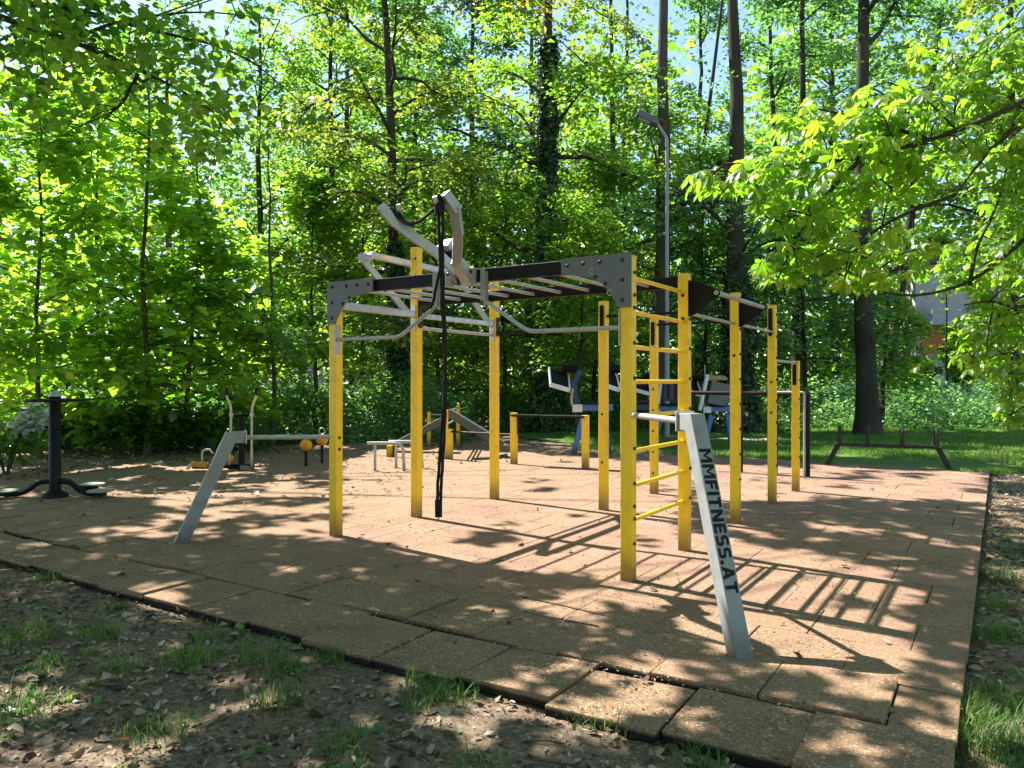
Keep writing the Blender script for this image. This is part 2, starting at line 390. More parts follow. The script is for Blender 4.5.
# outer bent high bar over the far side
def poly_arm(pts, w, d, name, parent, mat='silverpaint', side=None):
    b = MB()
    for p, q in zip(pts[:-1], pts[1:]):
        p, q = Vector(p), Vector(q); e = (q - p).normalized() * w * .30
        b.bar(p - e, q + e, w, d, .006, side)
    return b.build(name, mat, parent)
hb = poly_arm([(1.12, V2, 2.42), (.74, V2 + .30, 2.98), (.86, V2 + .31, 3.07), (2.5, V2 + .31, 3.05), (2.68, V2 + .18, 2.72), (2.86, V2 + .02, 2.38)], .07, .07, 'outer_high_bar', fr)
MB().tube([(.68, V2 + .30, 3.02), (.80, V2 + .30, 3.02)], .055, 14).build('end_cap', 'galv', hb)
# horns on the front beam
horn_root = MB()
horn_root.bar((-.0, 1.65 - .075, 2.55), (-.24, 1.65 - .03, 2.80), .035, .11, .004).bar((-.0, 1.65 + .075, 2.55), (-.24, 1.65 + .03, 2.80), .035, .11, .004)
horn_root.box((-.24, 1.65, 2.80), (.11, .13, .13), Matrix.Rotation(-.75, 3, 'Y'), .008)
hr = horn_root.build('horn_bracket', 'silverpaint', fr)
MB().tube([(-.24, 1.5, 2.74), (-.24, 1.8, 2.74)], .05, 14).build('pivot', 'black', hr)
for v in (1.65 - .13, 1.65 + .13):
    o = MB().box((-.04, v, 2.565), (.05, .075, .15), None, .01).build('beam_clamp', 'grey', hr)
    bolt(o, (-.066, v, 2.60), '-u')
HL = [(-.24, 1.68, 2.78), (-.40, 1.92, 2.92), (-.53, 2.06, 3.02), (-.63, 2.14, 3.14), (-.66, 2.15, 3.20)]
HR = [(-.22, 1.60, 2.76), (-.36, 1.40, 2.95), (-.52, 1.28, 3.10), (-.62, 1.22, 3.22), (-.69, 1.30, 3.30)]
# the two arms are measured from the picture at the depth of the mount
def fpx(x, y, Y): return loc_(unproj(x, y, Y))
HL = [fpx(455, 270, 6.80), fpx(437, 253, 6.78), fpx(411, 235, 6.76), fpx(392, 220, 6.74), fpx(382, 208, 6.72)]
HR = [fpx(467, 281, 6.75), fpx(457, 262, 6.55), fpx(458, 232, 6.35), fpx(455, 209, 6.25), fpx(446, 196, 6.2)]
hl = poly_arm(HL, .085, .085, 'horn_arm', fr); hr2 = poly_arm(HR, .085, .085, 'horn_arm', fr)
def knob(p, q, par):
    MB().tube([p, q], .018, 10).build('peg', 'bolt', par)
    d = (Vector(q) - Vector(p)).normalized()
    MB().tube([Vector(q) - d * .01, Vector(q) + d * .03], .045, 14).build('knob', 'galv', par)
KL = (fpx(386, 211, 6.72), fpx(398, 209, 6.72)); KR = (fpx(446, 199, 6.2), fpx(437, 201, 6.2))
knob(*KL, hl); knob(*KR, hr2)
MB().tube([fpx(441, 196, 6.2), fpx(441, 209, 6.2)], .03, 12).build('swivel', 'black', hr2)
# triangular pull-up bar brackets on B and C
for u in (U1, U2):
    o = MB().prism([(u - .006, -.052, 2.56), (u - .006, -.10, 2.56), (u - .006, -.34, 2.45), (u - .006, -.34, 2.41), (u - .006, -.10, 2.24), (u - .006, -.052, 2.22)], (.012, 0, 0)).build('triangle_bracket', 'black', fr)
    MB().box((u, -.054, 2.39), (.09, .008, .34), None, .002).build('bracket_foot', 'black', o)
MB().tube([(U1 - .02, -.31, 2.43), (U2 + .03, -.31, 2.43)], .022, 12).build('pull_up_bar', 'galv', fr)
MB().tube([(U1 + .05, .0, 2.26), (U3 - .05, .0, 2.26)], .017, 10).build('pipe', 'galv', fr)
for (p, q) in (((U3, .05, 2.42), (U3, V1 - .05, 2.42)), ((U2, .05, 2.42), (U2, V1 - .05, 2.42)), ((U2, V1 + .05, 2.27), (U2, V2 - .05, 2.27))):
    MB().tube([p, q], .018, 10).build('pull_up_bar', 'black', fr)
MB().tube([(U3 + .05, 0, 1.885), (U4 - .05, 0, 1.885)], .0185, 10).build('pull_up_bar', 'galv', fr)
def slot(key, z0, z1, du=0):
    b = MB(); P = []
    for t in np.linspace(0, math.pi, 7): P.append((0, .026 * math.cos(t), z1 - .026 + .026 * math.sin(t)))
    for t in np.linspace(math.pi, 2 * math.pi, 7): P.append((0, .026 * math.cos(t), z0 + .026 + .026 * math.sin(t)))
    b.prism([(-.051, p[1] + du, p[2]) for p in P], (-.012, 0, 0)); return b.build('rubber_pad', 'black', posts[key])
slot('D', 2.2, 2.57, .012); slot('E', 1.55, 1.86, .006); slot('P4', 2.28, 2.56); slot('P5', 2.12, 2.46)
# slanted legs with their brace bars
def slanted(base, top, zt, barend, zb, lettering):
    top = Vector((*top, zt)); base = Vector((*base, -.02))
    a = (top - base).normalized(); d = Vector((base.x - top.x, base.y - top.y, 0)).normalized()
    s = Vector((-d.y, d.x, 0)); n = s.cross(a)
    if n.dot(d) < 0: n = -n
    W, D = .102, .125
    lp = lambda p: loc_(p)
    fs = lambda v: Ru @ v
    o = MB().bar(lp(base), lp(top), W, D, .006, fs(s)).build('slanted_leg', 'grey', fr)
    # head block with end plate, and the bar
    hb = top - d * .05 + Vector((0, 0, -.035)); 
    MB().bar(lp(hb + d * .085), lp(hb - d * .075), .10, .116, .006, fs(s)).build('head_block', 'grey', o)
    MB().bar(lp(hb - d * .075), lp(hb - d * .089), .135, .135, .003, fs(s)).build('end_plate', 'galv', o)
    be = Vector((*barend, zb)); bs = hb - d * .089; bs.z = zb
    MB().tube([lp(bs), lp(be)], .023, 12).build('brace_bar', 'galv', fr)
    if not lettering: MB().box(lp(Vector((base.x, base.y, .004))), (.16, .16, .006), None, .003).build('foot_plate', 'grey', o)
    if lettering:
        GL = {  # block letters on a 10 x 10 grid, as convex strokes
            'M': (11, [[(0, 0), (2.6, 0), (2.6, 10), (0, 10)], [(8.4, 0), (11, 0), (11, 10), (8.4, 10)], [(.3, 10), (2.9, 10), (6.4, 3.2), (4.9, 3.2)], [(10.7, 10), (8.1, 10), (4.6, 3.2), (6.1, 3.2)]]),
            'F': (7.4, [[(0, 0), (2.7, 0), (2.7, 10), (0, 10)], [(0, 7.8), (7.2, 7.8), (7.2, 10), (0, 10)], [(0, 3.9), (6.4, 3.9), (6.4, 6.0), (0, 6.0)]]),
            'I': (2.7, [[(0, 0), (2.7, 0), (2.7, 10), (0, 10)]]),
            'T': (8, [[(2.65, 0), (5.35, 0), (5.35, 10), (2.65, 10)], [(0, 7.8), (8, 7.8), (8, 10), (0, 10)]]),
            'N': (9, [[(0, 0), (2.6, 0), (2.6, 10), (0, 10)], [(6.4, 0), (9, 0), (9, 10), (6.4, 10)], [(.2, 10), (2.8, 10), (8.8, 0), (6.2, 0)]]),
            'E': (7.2, [[(0, 0), (2.7, 0), (2.7, 10), (0, 10)], [(0, 7.8), (7.2, 7.8), (7.2, 10), (0, 10)], [(0, 4.0), (6.6, 4.0), (6.6, 6.1), (0, 6.1)], [(0, 0), (7.2, 0), (7.2, 2.2), (0, 2.2)]]),
            'S': (7.6, [[(.6, 8.0), (7.3, 8.0), (6.8, 10), (1.6, 10)], [(.0, 5.4), (2.6, 5.0), (2.6, 9.2), (1.2, 9.8), (.0, 8.4)], [(.9, 4.2), (6.6, 4.0), (6.8, 5.7), (.9, 6.2)], [(5.0, 1.0), (6.4, .2), (7.6, 1.6), (7.6, 4.6), (5.0, 5.2)], [(.5, 0), (6.2, 0), (7.0, 2.0), (.1, 2.0)]]),
            '.': (2.8, [[(0, 0), (2.8, 0), (2.8, 2.6), (0, 2.6)]]),
            'A': (9.4, [[(0, 0), (2.7, 0), (5.9, 10), (3.4, 10)], [(9.4, 0), (6.7, 0), (3.5, 10), (6.0, 10)], [(2.2, 2.0), (7.2, 2.0), (6.6, 3.9), (2.8, 3.9)]])}
        adv = sum(GL[ch][0] for ch in lettering) + 1.35 * (len(lettering) - 1)
        L = .90; sx = L / adv; sy = .0080
        c = base + a * ((top - base).length * .545) + n * (D / 2 + .0006)
        sr = s if s.dot(Vector((1, 0, 0))) > 0 else -s
        b = MB(); x0 = -L / 2; q_ = 0
        for ch in lettering:
            w_, strokes = GL[ch]
            for st in strokes:
                q_ += 1; e = .0006 + .00012 * (q_ % 5)
                P_ = [lp(c - a * (x0 + x * sx) + sr * ((y - 5) * sy)) for x, y in st]
                b.prism(P_, fs(n) * e)
            x0 += (w_ + 1.35) * sx
        b.build('lettering', 'letter', o)
    return o
slanted((1.325, 4.40), (1.195, 5.0), 1.37, (A0.x + .03, A0.y - .06), 1.335, 'MMFITNESS.AT')
P1w = A0 + Matrix.Rotation(ANG, 3, 'Z') @ Vector((0, V2, 0))
slanted((-3.30, 7.55), (-2.86, 7.76), 1.07, (P1w.x - .05, P1w.y), 1.03, None)

# rope: hangs from the horn arms
rp = thing('strap_rope', 'long black training strap hanging from the curved arms on top of the frame', 'rope', loc=unproj(440, 517, 6.2).to_tuple())
rl = rp.location.copy()
def rpx(x, y, Y): return unproj(x, y, Y) - rl
def wob(pts, a, n=6):
    out = []
    for p, q in zip(pts[:-1], pts[1:]):
        for k in range(n):
            t = k / n; out.append(p.lerp(q, t) + Vector((random.uniform(-a, a), random.uniform(-a, a), 0)))
    out.append(pts[-1]); return out
s1 = [rpx(438.5, 201, 6.2), rpx(440, 250, 6.2), rpx(442, 300, 6.2), rpx(445, 350, 6.2), rpx(444, 400, 6.2), rpx(440, 450, 6.2), rpx(437.5, 490, 6.2), rpx(437.5, 516, 6.2)]
s2 = [rpx(443, 205, 6.19), rpx(442.5, 250, 6.19), rpx(443.5, 300, 6.19), rpx(446, 350, 6.19), rpx(446, 400, 6.19), rpx(443.5, 450, 6.19), rpx(441, 490, 6.19), rpx(440, 516, 6.19)]
MB().tube(wob(s1, .003), .013, 8).build('strand', 'rope', rp); MB().tube(wob(s2, .003), .013, 8).build('strand', 'rope', rp)
MB().tube([rpx(438.5, 500, 6.2), rpx(438.6, 517, 6.2)], .03, 10).build('strap_end', 'rope', rp)
for (dy, w) in ((0, 0), (4, 1)):
    pts = []
    for t in np.linspace(0, 1, 18):
        x = 397 + (439 - 397) * t; y = 210 + (204 - 210) * t + (52 + dy) * (t * (1 - t)) * (1.6 - t * .9); pts.append(rpx(x - w * 4 * (1 - t), y, 6.72 + (6.2 - 6.72) * t))
    MB().tube(pts, .013, 8).build('loop', 'rope', rp)
MB().tube(wob([rpx(441, 262, 6.2), rpx(436, 290, 6.3), rpx(431, 308, 6.4)], .004), .012, 8).build('loop', 'rope', rp)
MB().tube([rpx(438.6, 198, 6.2), rpx(439.2, 214, 6.2)], .04, 10).build('knot', 'rope', rp)

# ------------------------------------------------------------------ the other equipment
def at(x, y): 
    g = ground(x, y); return g
# waist twister, left
g = at(55, 497)
t = thing('waist_twister', 'black rotating waist twister post with round handle ring and green foot plates at far left', 'exercise machine', g)
MB().lathe((0, 0, 0), [(.0, 1.40), (.075, 1.40), (.075, .0)][::-1], 18).build('column', 'black', t)
MB().lathe((0, 0, 1.40), [(.078, 0), (.076, .03), (.05, .065), (.0, .075)], 18).build('cap', 'galv', t)
ring = [(.36 * math.cos(a), .36 * math.sin(a), 1.345) for a in np.linspace(0, 2 * math.pi, 40)]
b = MB().tube(ring, .019, 8, False)
for k in range(3):
    a = k * 2.094 + .3; b.tube([(.06 * math.cos(a), .06 * math.sin(a), 1.345), (.36 * math.cos(a), .36 * math.sin(a), 1.345)], .016, 8)
b.build('handle_ring', 'black', t)
MB().lathe((0, 0, 0), [(.17, 0), (.17, .035), (.12, .07), (.08, .09)], 20).build('foot', 'black', t)
for a in (math.radians(-4), math.radians(186), math.radians(75)):
    c, s = math.cos(a), math.sin(a)
    P = [(.05 * c, .05 * s, .22), (.22 * c, .22 * s, .21), (.36 * c, .36 * s, .09), (.48 * c, .48 * s, .05), (.66 * c, .66 * s, .045)]
    MB().tube(arc_path(P, .12), .035, 10).build('foot_arm', 'black', t)
    MB().lathe((.66 * c, .66 * s, .03), [(.08, 0), (.08, .05)], 16).build('bearing', 'black', t)
    MB().lathe((.66 * c, .66 * s, .085), [(.17, 0), (.175, .012), (.16, .02)], 24).build('foot_plate', 'sage', t)
# strider with tall cream handles
g = at(246, 470)
t = thing('strider', 'stepper machine with two tall cream handles and a yellow pedal beyond the left slanted leg', 'exercise machine', g)
MB().lathe((-.08, 0, 0), [(.055, 0), (.055, .98)], 14).build('column', 'black', t)
MB().bar((-.32, .0, .06), (.14, .0, .06), .1, .1, .01).build('base', 'black', t)
MB().tube([(-.26, 0, 1.0), (.13, 0, 1.0)], .02, 10).build('crossbar', 'black', t)
for (x0, sx) in ((-.25, -1), (.12, 1)):
    o = MB().tube(arc_path([(x0 - .04 * (sx < 0), -.05, .03), (x0, -.05, 1.0), (x0 + .01 * sx, -.05, 1.17), (x0 + .08 * sx, -.05, 1.32), (x0 + .08 * sx, -.05, 1.36)]), .021, 10).build('handle', 'cream', t)
    MB().tube([(x0 + .08 * sx, -.05, 1.36), (x0 + .085 * sx, -.05, 1.50)], .027, 10).build('grip', 'rope', o)
    MB().box((x0, -.05, 1.0), (.06, .07, .06), None, .01).build('collar', 'cream', o)
for (p, q, c) in (((-.50, -.05, .30), (-.22, -.05, .21), 'orange'), ((-.95, -.1, .12), (-.66, -.1, .10), 'orange'), ((-.05, -.1, .06), (.15, -.12, .03), 'plategrey')):
    MB().bar(p, q, .13, .09, .02, side=(0, 1, 0)).build('pedal', c, t)
MB().bar((-.95, -.05, .06), (-.2, -.05, .07), .07, .06, .01).build('pedal_arm', 'black', t)
MB().tube(arc_path([(-.80, 0, .06), (-.80, 0, .36), (-.66, 0, .38), (-.60, 0, .30)]), .018, 8).build('rear_handle', 'cream', t)
MB().bar((-1.02, -.12, .03), (-.9, -.12, .16), .08, .05, .01).build('heel_stop', 'white', t)
# two balls on stalks
for (x, y, lab, ring_) in ((306, 466, 'worn yellow ball on a short stalk, the nearer and left of two', False), (322, 463, 'worn orange ball on a stalk with a small wire ring on top', True)):
    g = at(x, y); t = thing('ball_post', lab, 'exercise post', g, 0, 'balls on stalks behind the frame')
    z = .40 if not ring_ else .46
    MB().tube([(0, 0, -.02), (0, 0, z)], .03, 10).build('stalk', 'black', t)
    prof = [(.115 * math.sin(a), -.115 * math.cos(a)) for a in np.linspace(.12, math.pi - .12, 12)]
    MB().lathe((0, 0, z), prof, 20).build('ball', 'orange', t)
    if ring_:
        MB().tube([(.06 * math.cos(a), .0, z + .17 + .06 * math.sin(a)) for a in np.linspace(0, 6.283, 18)], .01, 6, False).build('ring', 'galv', t)
# low parallel push-up bars
for i, (xa, xb, yb, lab) in enumerate(((375, 403, 471, 'low silver push-up bar with one rounded end, the nearer of the pair'), (396, 421, 468, 'low silver push-up bar half hidden behind a yellow post'))):
    g = at(xa, yb); e = at(xb, yb); L = (e - g).length
    t = thing('push_up_bar', lab, 'push-up bar', g, 0, 'low silver push-up bars')
    h = .50 if i == 0 else .49
    MB().tube(arc_path([(-.14, 0, h), (L, 0, h), (L + .02, -.0, -.02)], .16, 8), .03, 12).build('rail', 'galv', t)
    MB().tube([(0, 0, -.02), (0, 0, h - .01)], .026, 10).build('leg', 'galv', t)
    MB().lathe((0, 0, 0), [(.055, 0), (.055, .012)], 12).build('foot', 'galv', t)
# inclined boards on yellow ladder frames
def incline(lab, pa, pb, top, board_a, board_b, w):
    ga, gb = at(*pa), at(*pb)
    t = thing('incline_bench', lab, 'exercise bench', ga, 0, 'inclined benches behind the frame')
    d = gb - ga
    for p in (Vector((0, 0, 0)), d): MB().box(p + Vector((0, 0, top / 2)), (.09, .09, top), None, .006).build('post', 'yellow', t)
    for k in range(3):
        z = top - .06 - k * .13
        MB().tube([(0, 0, z), (d.x, d.y, z)], .02, 8).build('rung', 'galv', t)
    a = board_a - ga; b_ = board_b - ga
    MB().bar(a, b_, w, .17, .02, side=(0, 1, 0) if True else None).build('board', 'board', t)
    MB().bar((b_.x - .1, b_.y, .0), (b_.x + .1, b_.y, .03), w * .9, .05, .008, side=(0, 1, 0)).build('board_foot', 'board', t)
incline('dark inclined sit-up board sloping down to the right from a yellow ladder frame', (446, 459), (458, 446), 1.02, unproj(448, 412, 16.3), unproj(503, 445, 16.3), .42)
incline('dark inclined sit-up board sloping down to the left behind the push-up bars', (429, 446), (444, 447), .85, unproj(442, 421, 17.5), unproj(392, 447, 17.5), .42)
# low balance bars on yellow stubs
ga, gb, gc = at(514, 464), at(585.5, 468), at(449.5, 459)
t = thing('low_bar', 'low black beam and side bar on three short yellow posts before the machines', 'low bar', ga)
rz = Matrix.Rotation(ANG, 3, 'Z')
for p, h in ((ga, 1.0), (gb, .98), (gc, .62)):
    d = p - ga; MB().box((d.x, d.y, h / 2), (.11, .11, h), rz, .006).build('post', 'yellow', t)
d = gb - ga; MB().bar((0, 0, .95), (d.x, d.y, .95), .3, .04, .008, side=(0, 1, 0)).build('beam', 'black', t)
d = gc - ga; MB().tube([(0, 0, .57), (d.x, d.y, .57)], .02, 10).build('bar', 'black', t)
MB().box((.062, -.0, .78), (.012, .05, .4), rz, .003).build('plate', 'brown', t)
t = thing('stub_post', 'very short brown and yellow stub post behind the silver push-up bars', 'exercise post', at(390, 457))
MB().box((0, 0, .12), (.11, .11, .26), rz, .008).build('post', 'yellow', t); MB().box((.062, 0, .12), (.012, .1, .24), rz, .003).build('plate', 'brown', t)
# black multi-bay dip frame at the right
g = A0 + Matrix.Rotation(ANG, 3, 'Z') @ Vector((7.88, .22, 0))
t = thing('dip_frame', 'low black steel bar frame on thin legs behind the yellow posts', 'exercise bar', g, ANG)
MB().tube(arc_path([(0, 0, -.02), (0, 0, 1.40), (0, .12, 1.40), (0, 2.05, 1.40)], .07), .038, 10).build('top_bar', 'black', t)
MB().tube(arc_path([(-.28, .0, -.02), (-.28, .0, 1.43), (-.28, .1, 1.43), (-.28, .5, 1.43)], .07), .018, 8).build('lit_side_bar', 'galv', t)  # pale bar added to draw the sunlit side of the black frame
for v in (.53, 1.13, 2.03): MB().tube([(0, v, -.02), (0, v, 1.39)], .036, 10).build('leg', 'black', t)
# bench with hoops
ga, gb = at(838, 465), at(938, 469)
t = thing('hoop_bench', 'low dark steel beam on splayed legs with four upright hoops', 'exercise bench', ga)
d = gb - ga; dn = d.normalized(); sd = Vector((-dn.y, dn.x, 0))
MB().bar((0, 0, .40), (d.x, d.y, .40), .22, .055, .01, side=sd).build('beam', 'darksteel', t)
MB().bar((0, 0, .39), Vector((0, 0, -.02)) - dn * .2, .12, .09, .01, side=sd).build('leg', 'darksteel', t)
MB().bar((d.x, d.y, .39), d + Vector((0, 0, -.02)) + dn * .2, .12, .09, .01, side=sd).build('leg', 'darksteel', t)
for f in (.02, .31, .655, .985):
    p = d * f
    MB().tube(arc_path([p - sd * .16 + Vector((0, 0, .42)), p - sd * .13 + Vector((0, 0, .74)), p + sd * .13 + Vector((0, 0, .74)), p + sd * .16 + Vector((0, 0, .42))], .12, 6), .032, 10).build('hoop', 'darksteel', t)

# strength machines
def machine(lab, g, rz, flip=1, colu='blue', colc='navy', variant=0, sc_=1.0):
    t = thing('strength_machine', lab, 'exercise machine', g, rz, 'blue strength machines behind the frame'); t.scale = (flip * sc_, sc_, sc_)
    MB().bar((-.10, 0, -.02), (.12, 0, .86), .11, .12, .01, side=(0, 1, 0)).build('front_leg', colu, t)
    MB().bar((.72, .1, -.02), (.58, .05, .9), .09, .1, .01, side=(0, 1, 0)).build('rear_leg', colu, t)
    MB().bar((-.12, 0, 1.03), (.78, .06, 1.03), .12, .14, .01, side=(0, 1, 0)).build('seat_beam', colu, t)
    o = MB().bar((0.02, .0, 1.0), (-.12, .05, 1.50), .12, .13, .01, side=(0, 1, 0)).bar((-.12, .05, 1.50), (.05, .05, 1.86), .1, .12, .01, side=(0, 1, 0)).build('column', colc, t)
    MB().box((-.02, -.075, 1.02), (.22, .012, .17), None, .004).build('sign_plate', 'white' if variant != 1 else 'galv', t)
    # tray-like back panel with pale rims
    c = Vector((-.42, .0, 1.66)); R = Matrix.Rotation(.45, 3, 'Z') @ Matrix.Rotation(.25, 3, 'Y') @ Matrix.Rotation(1.0, 3, 'X')
    def q(x, y, z=0): return c + R @ Vector((x, y, z))
    o = MB().box(c, (.46, .44, .04), R, .008).build('back_panel', 'black', t)
    b = MB()
    for (p, r) in (((-.25, -.23), (.25, -.23)), ((.25, -.23), (.25, .23)), ((-.25, .23), (-.25, -.23))):
        b.bar(q(*p, .01), q(*r, .01), .035, .10, .005)
    b.build('panel_rim', 'white', o)
    prof = []
    for k in range(9): prof += [(.075, k * .045), (.105, k * .045 + .012), (.105, k * .045 + .03), (.075, k * .045 + .042)]
    MB().lathe((-.36, .12, 1.90), prof, 16, Euler((0, math.pi / 2, 0))).build('ribbed_roller', 'black', t)
    MB().tube(arc_path([(-.12, -.05, 1.45), (-.16, -.12, 1.25), (-.14, -.14, 1.08)]), .03, 8).build('hand_lever', 'tan', t)
    MB().box((.3, .02, 1.13), (.42, .34, .06), None, .02).build('seat', 'black', t)
    if variant == 2:
        MB().bar((-.05, -.1, .35), (.1, -.1, 1.75), .10, .07, .008, side=(0, 1, 0)).build('guide_strut', 'white', t)
        MB().box((.42, .0, 1.5), (.5, .25, .55), None, .02).build('weight_box', 'navy', t)
        for k in range(4): MB().box((.28 + k * .1, -.14, 1.5), (.04, .03, .42), None, .01).build('weight_guide', 'red' if k % 2 else 'black', t)
    if variant == 3:
        MB().bar((-.25, -.1, 1.0), (-.02, -.1, 1.98), .13, .07, .008, side=(0, 1, 0)).build('guide_strut', 'white', t)
        MB().box((.3, .0, 1.45), (.55, .3, .62), Matrix.Rotation(.2, 3, 'Y'), .02).build('weight_box', 'plategrey', t)
        for k in range(6): MB().tube([(.05 + k * .09, -.1, 1.86), (.05 + k * .09, .12, 1.92)], .045, 10).build('grip_roller', 'tan', t)
        MB().tube([(-.06, 0, 1.9), (-.06, 0, 2.25)], .012, 6).build('pin', 'galv', t)
    return t
machine('blue strength machine with a black tilted panel left of the middle yellow post', at(578, 454), .0, 1)
machine('blue strength machine mostly hidden behind the middle yellow post', at(627, 452), .1, 1, 'navy', 'navy', 1)
machine('machine with white and blue strut seen through the yellow ladder', at(657, 447), -.15, 1, 'blue', 'navy', 2, .92)
machine('grey machine with tan rollers right of the lettered slanted leg', at(707, 447), .1, 1, 'blue', 'navy', 3, .9)

# street lamp
g = Vector(((667 - 512) / F * 22, 22, 0)); top = unproj(667, 142, 22)
t = thing('street_lamp', 'tall grey street lamp with a slanted arm in front of a straight trunk', 'street lamp', g)
MB().tube([(0, 0, 0), (0, 0, 3.0), (0, 0, 3.01), (0, 0, top.z)], [.075, .07, .06, .048], 14).build('pole', 'lamppaint', t)
hd = unproj(651, 119, 22) - g
arm = MB().tube(arc_path([(0, 0, top.z - .02), (0, 0, top.z + .1), (hd.x + .15, 0, hd.z - .08)], .1), .045, 10).build('arm', 'lamppaint', t)
Rl = Matrix.Rotation(.45, 3, 'Y')
o = MB().box((hd.x - .12, 0, hd.z + .02), (.66, .34, .20), Rl, .06).build('lamp_head', 'plategrey', t)
MB().box(Vector((hd.x - .12, 0, hd.z + .02)) + Rl @ Vector((-.05, 0, -.102)), (.36, .22, .02), Rl, .006).build('lens', 'lens', o)

# ------------------------------------------------------------------ ground
rng = np.random.RandomState(11)
def lattice(seed, n=256):
    return np.random.RandomState(seed).rand(n, n)
LAT = {}
def vnoise(x, y, s, seed):
    if seed not in LAT: LAT[seed] = lattice(seed)
    L = LAT[seed]; n = L.shape[0]
    x = np.asarray(x) / s + 1000.3; y = np.asarray(y) / s + 1000.7
    xi = np.floor(x).astype(int); yi = np.floor(y).astype(int); fx = x - xi; fy = y - yi
    fx = fx * fx * (3 - 2 * fx); fy = fy * fy * (3 - 2 * fy)
    a = L[xi % n, yi % n]; b = L[(xi + 1) % n, yi % n]; c = L[xi % n, (yi + 1) % n]; d = L[(xi + 1) % n, (yi + 1) % n]
    return (a * (1 - fx) + b * fx) * (1 - fy) + (c * (1 - fx) + d * fx) * fy
def uv_of(X, Y):
    dx, dy = X - A0.x, Y - A0.y; c, s = math.cos(ANG), math.sin(ANG)
    return dx * c + dy * s, -dx * s + dy * c
UMIN, UMAX, VMIN, VMAX = -2.34, 10.15, -2.37, 11.6
def groundz(X, Y):
    u, v = uv_of(X, Y)
    z = -.055 + .035 * (vnoise(X, Y, .9, 1) - .5) + .02 * (vnoise(X, Y, .25, 2) - .5) + .012 * (vnoise(X, Y, .09, 3) - .5)
    inside = (u > UMIN - .05) & (u < UMAX + .05) & (v > VMIN - .05) & (v < VMAX + .05)
    z = np.where(inside, -.075, z)
    ds = np.sqrt(np.maximum(0, Y - 30) ** 2)
    return z
xs = np.unique(np.concatenate([np.linspace(-7, 7, 240), np.linspace(-30, 30, 80), np.array([-400, -200, -100, -60, -45, 45, 60, 100, 200, 400])]))
ys = np.unique(np.concatenate([np.linspace(1.5, 8, 150), np.linspace(8, 34, 70), np.array([-60, -20, -6, -2, 0, 40, 60, 100, 200, 500])]))
GX, GY = np.meshgrid(xs, ys, indexing='ij'); GZ = groundz(GX, GY)
nx, ny = GX.shape
me = bpy.data.meshes.new('ground'); idx = np.arange(nx * ny).reshape(nx, ny)
fc = np.stack([idx[:-1, :-1], idx[1:, :-1], idx[1:, 1:], idx[:-1, 1:]], -1).reshape(-1, 4)
me.from_pydata(np.stack([GX, GY, GZ], -1).reshape(-1, 3).tolist(), [], fc.tolist()); me.materials.append(M['soil'])
me.polygons.foreach_set('use_smooth', np.ones(len(me.polygons), dtype=bool))
o = bpy.data.objects.new('ground', me); COL.objects.link(o); tag(o, kind='structure')
def sheet(name, poly, z, mat, sub=0):
    b = MB().add([(x, y, z) for x, y in poly], [tuple(range(len(poly)))]); o = b.build(name, mat); tag(o, kind='structure'); return o
Rz = Matrix.Rotation(ANG, 3, 'Z')
def W(u, v): p = A0 + Rz @ Vector((u, v, 0)); return (p.x, p.y)
# lawn beyond the tiles, on the right
sheet('lawn', [W(UMAX + .06, VMIN - .4), W(UMAX + .2, 3.0), (3.2, 18.5), (1.0, 21), (-1, 25), (2, 34), (60, 34), (60, 12)], -.028, 'lawn')
sheet('painted_sun_patch', [(6.3 + 1.9 * math.cos(a) * (1 + .2 * math.sin(3 * a)), 21.6 + .55 * math.sin(a) * (1 + .3 * math.sin(5 * a + 1))) for a in np.linspace(0, 6.1, 30)], -.022, 'painted_sun_patch')  # pale ground colour painted as a patch of sun on the lawn
# rubber tiles
T = .585
b = MB()
us = np.arange(UMIN, UMAX - .01, T); 
for i, u in enumerate(us):
    off = (i % 2) * T * .5
    v = VMIN + (off - T if off else 0)
    while v < VMAX:
        v0, v1 = max(v, VMIN), v + T
        if v1 - v0 > .1:
            fr_ = max(0, 1 - i / 3.0); r = random.random
            du = (r() - .5) * (.006 + .05 * fr_) - (.06 * r() ** 2 if i == 0 else 0); dz = -abs(r()) * .012 * fr_ - r() * .0012 + (.028 * r() ** 2 * fr_)
            tl = Euler(((r() - .5) * (.002 + .045 * fr_), (r() - .5) * (.002 + .05 * fr_), (r() - .5) * (.004 + .06 * fr_))).to_matrix()
            gap = .0025 + .011 * fr_ * r()
            b.box((u + T / 2 + du, (v0 + v1) / 2 + (r() - .5) * .008, -.03 + dz), (T - gap, v1 - v0 - gap, .06), tl, .007)
        v += T
pv = b.build('rubber_paving', 'tile'); pv.location = A0; pv.rotation_euler = (0, 0, ANG); tag(pv, kind='structure')

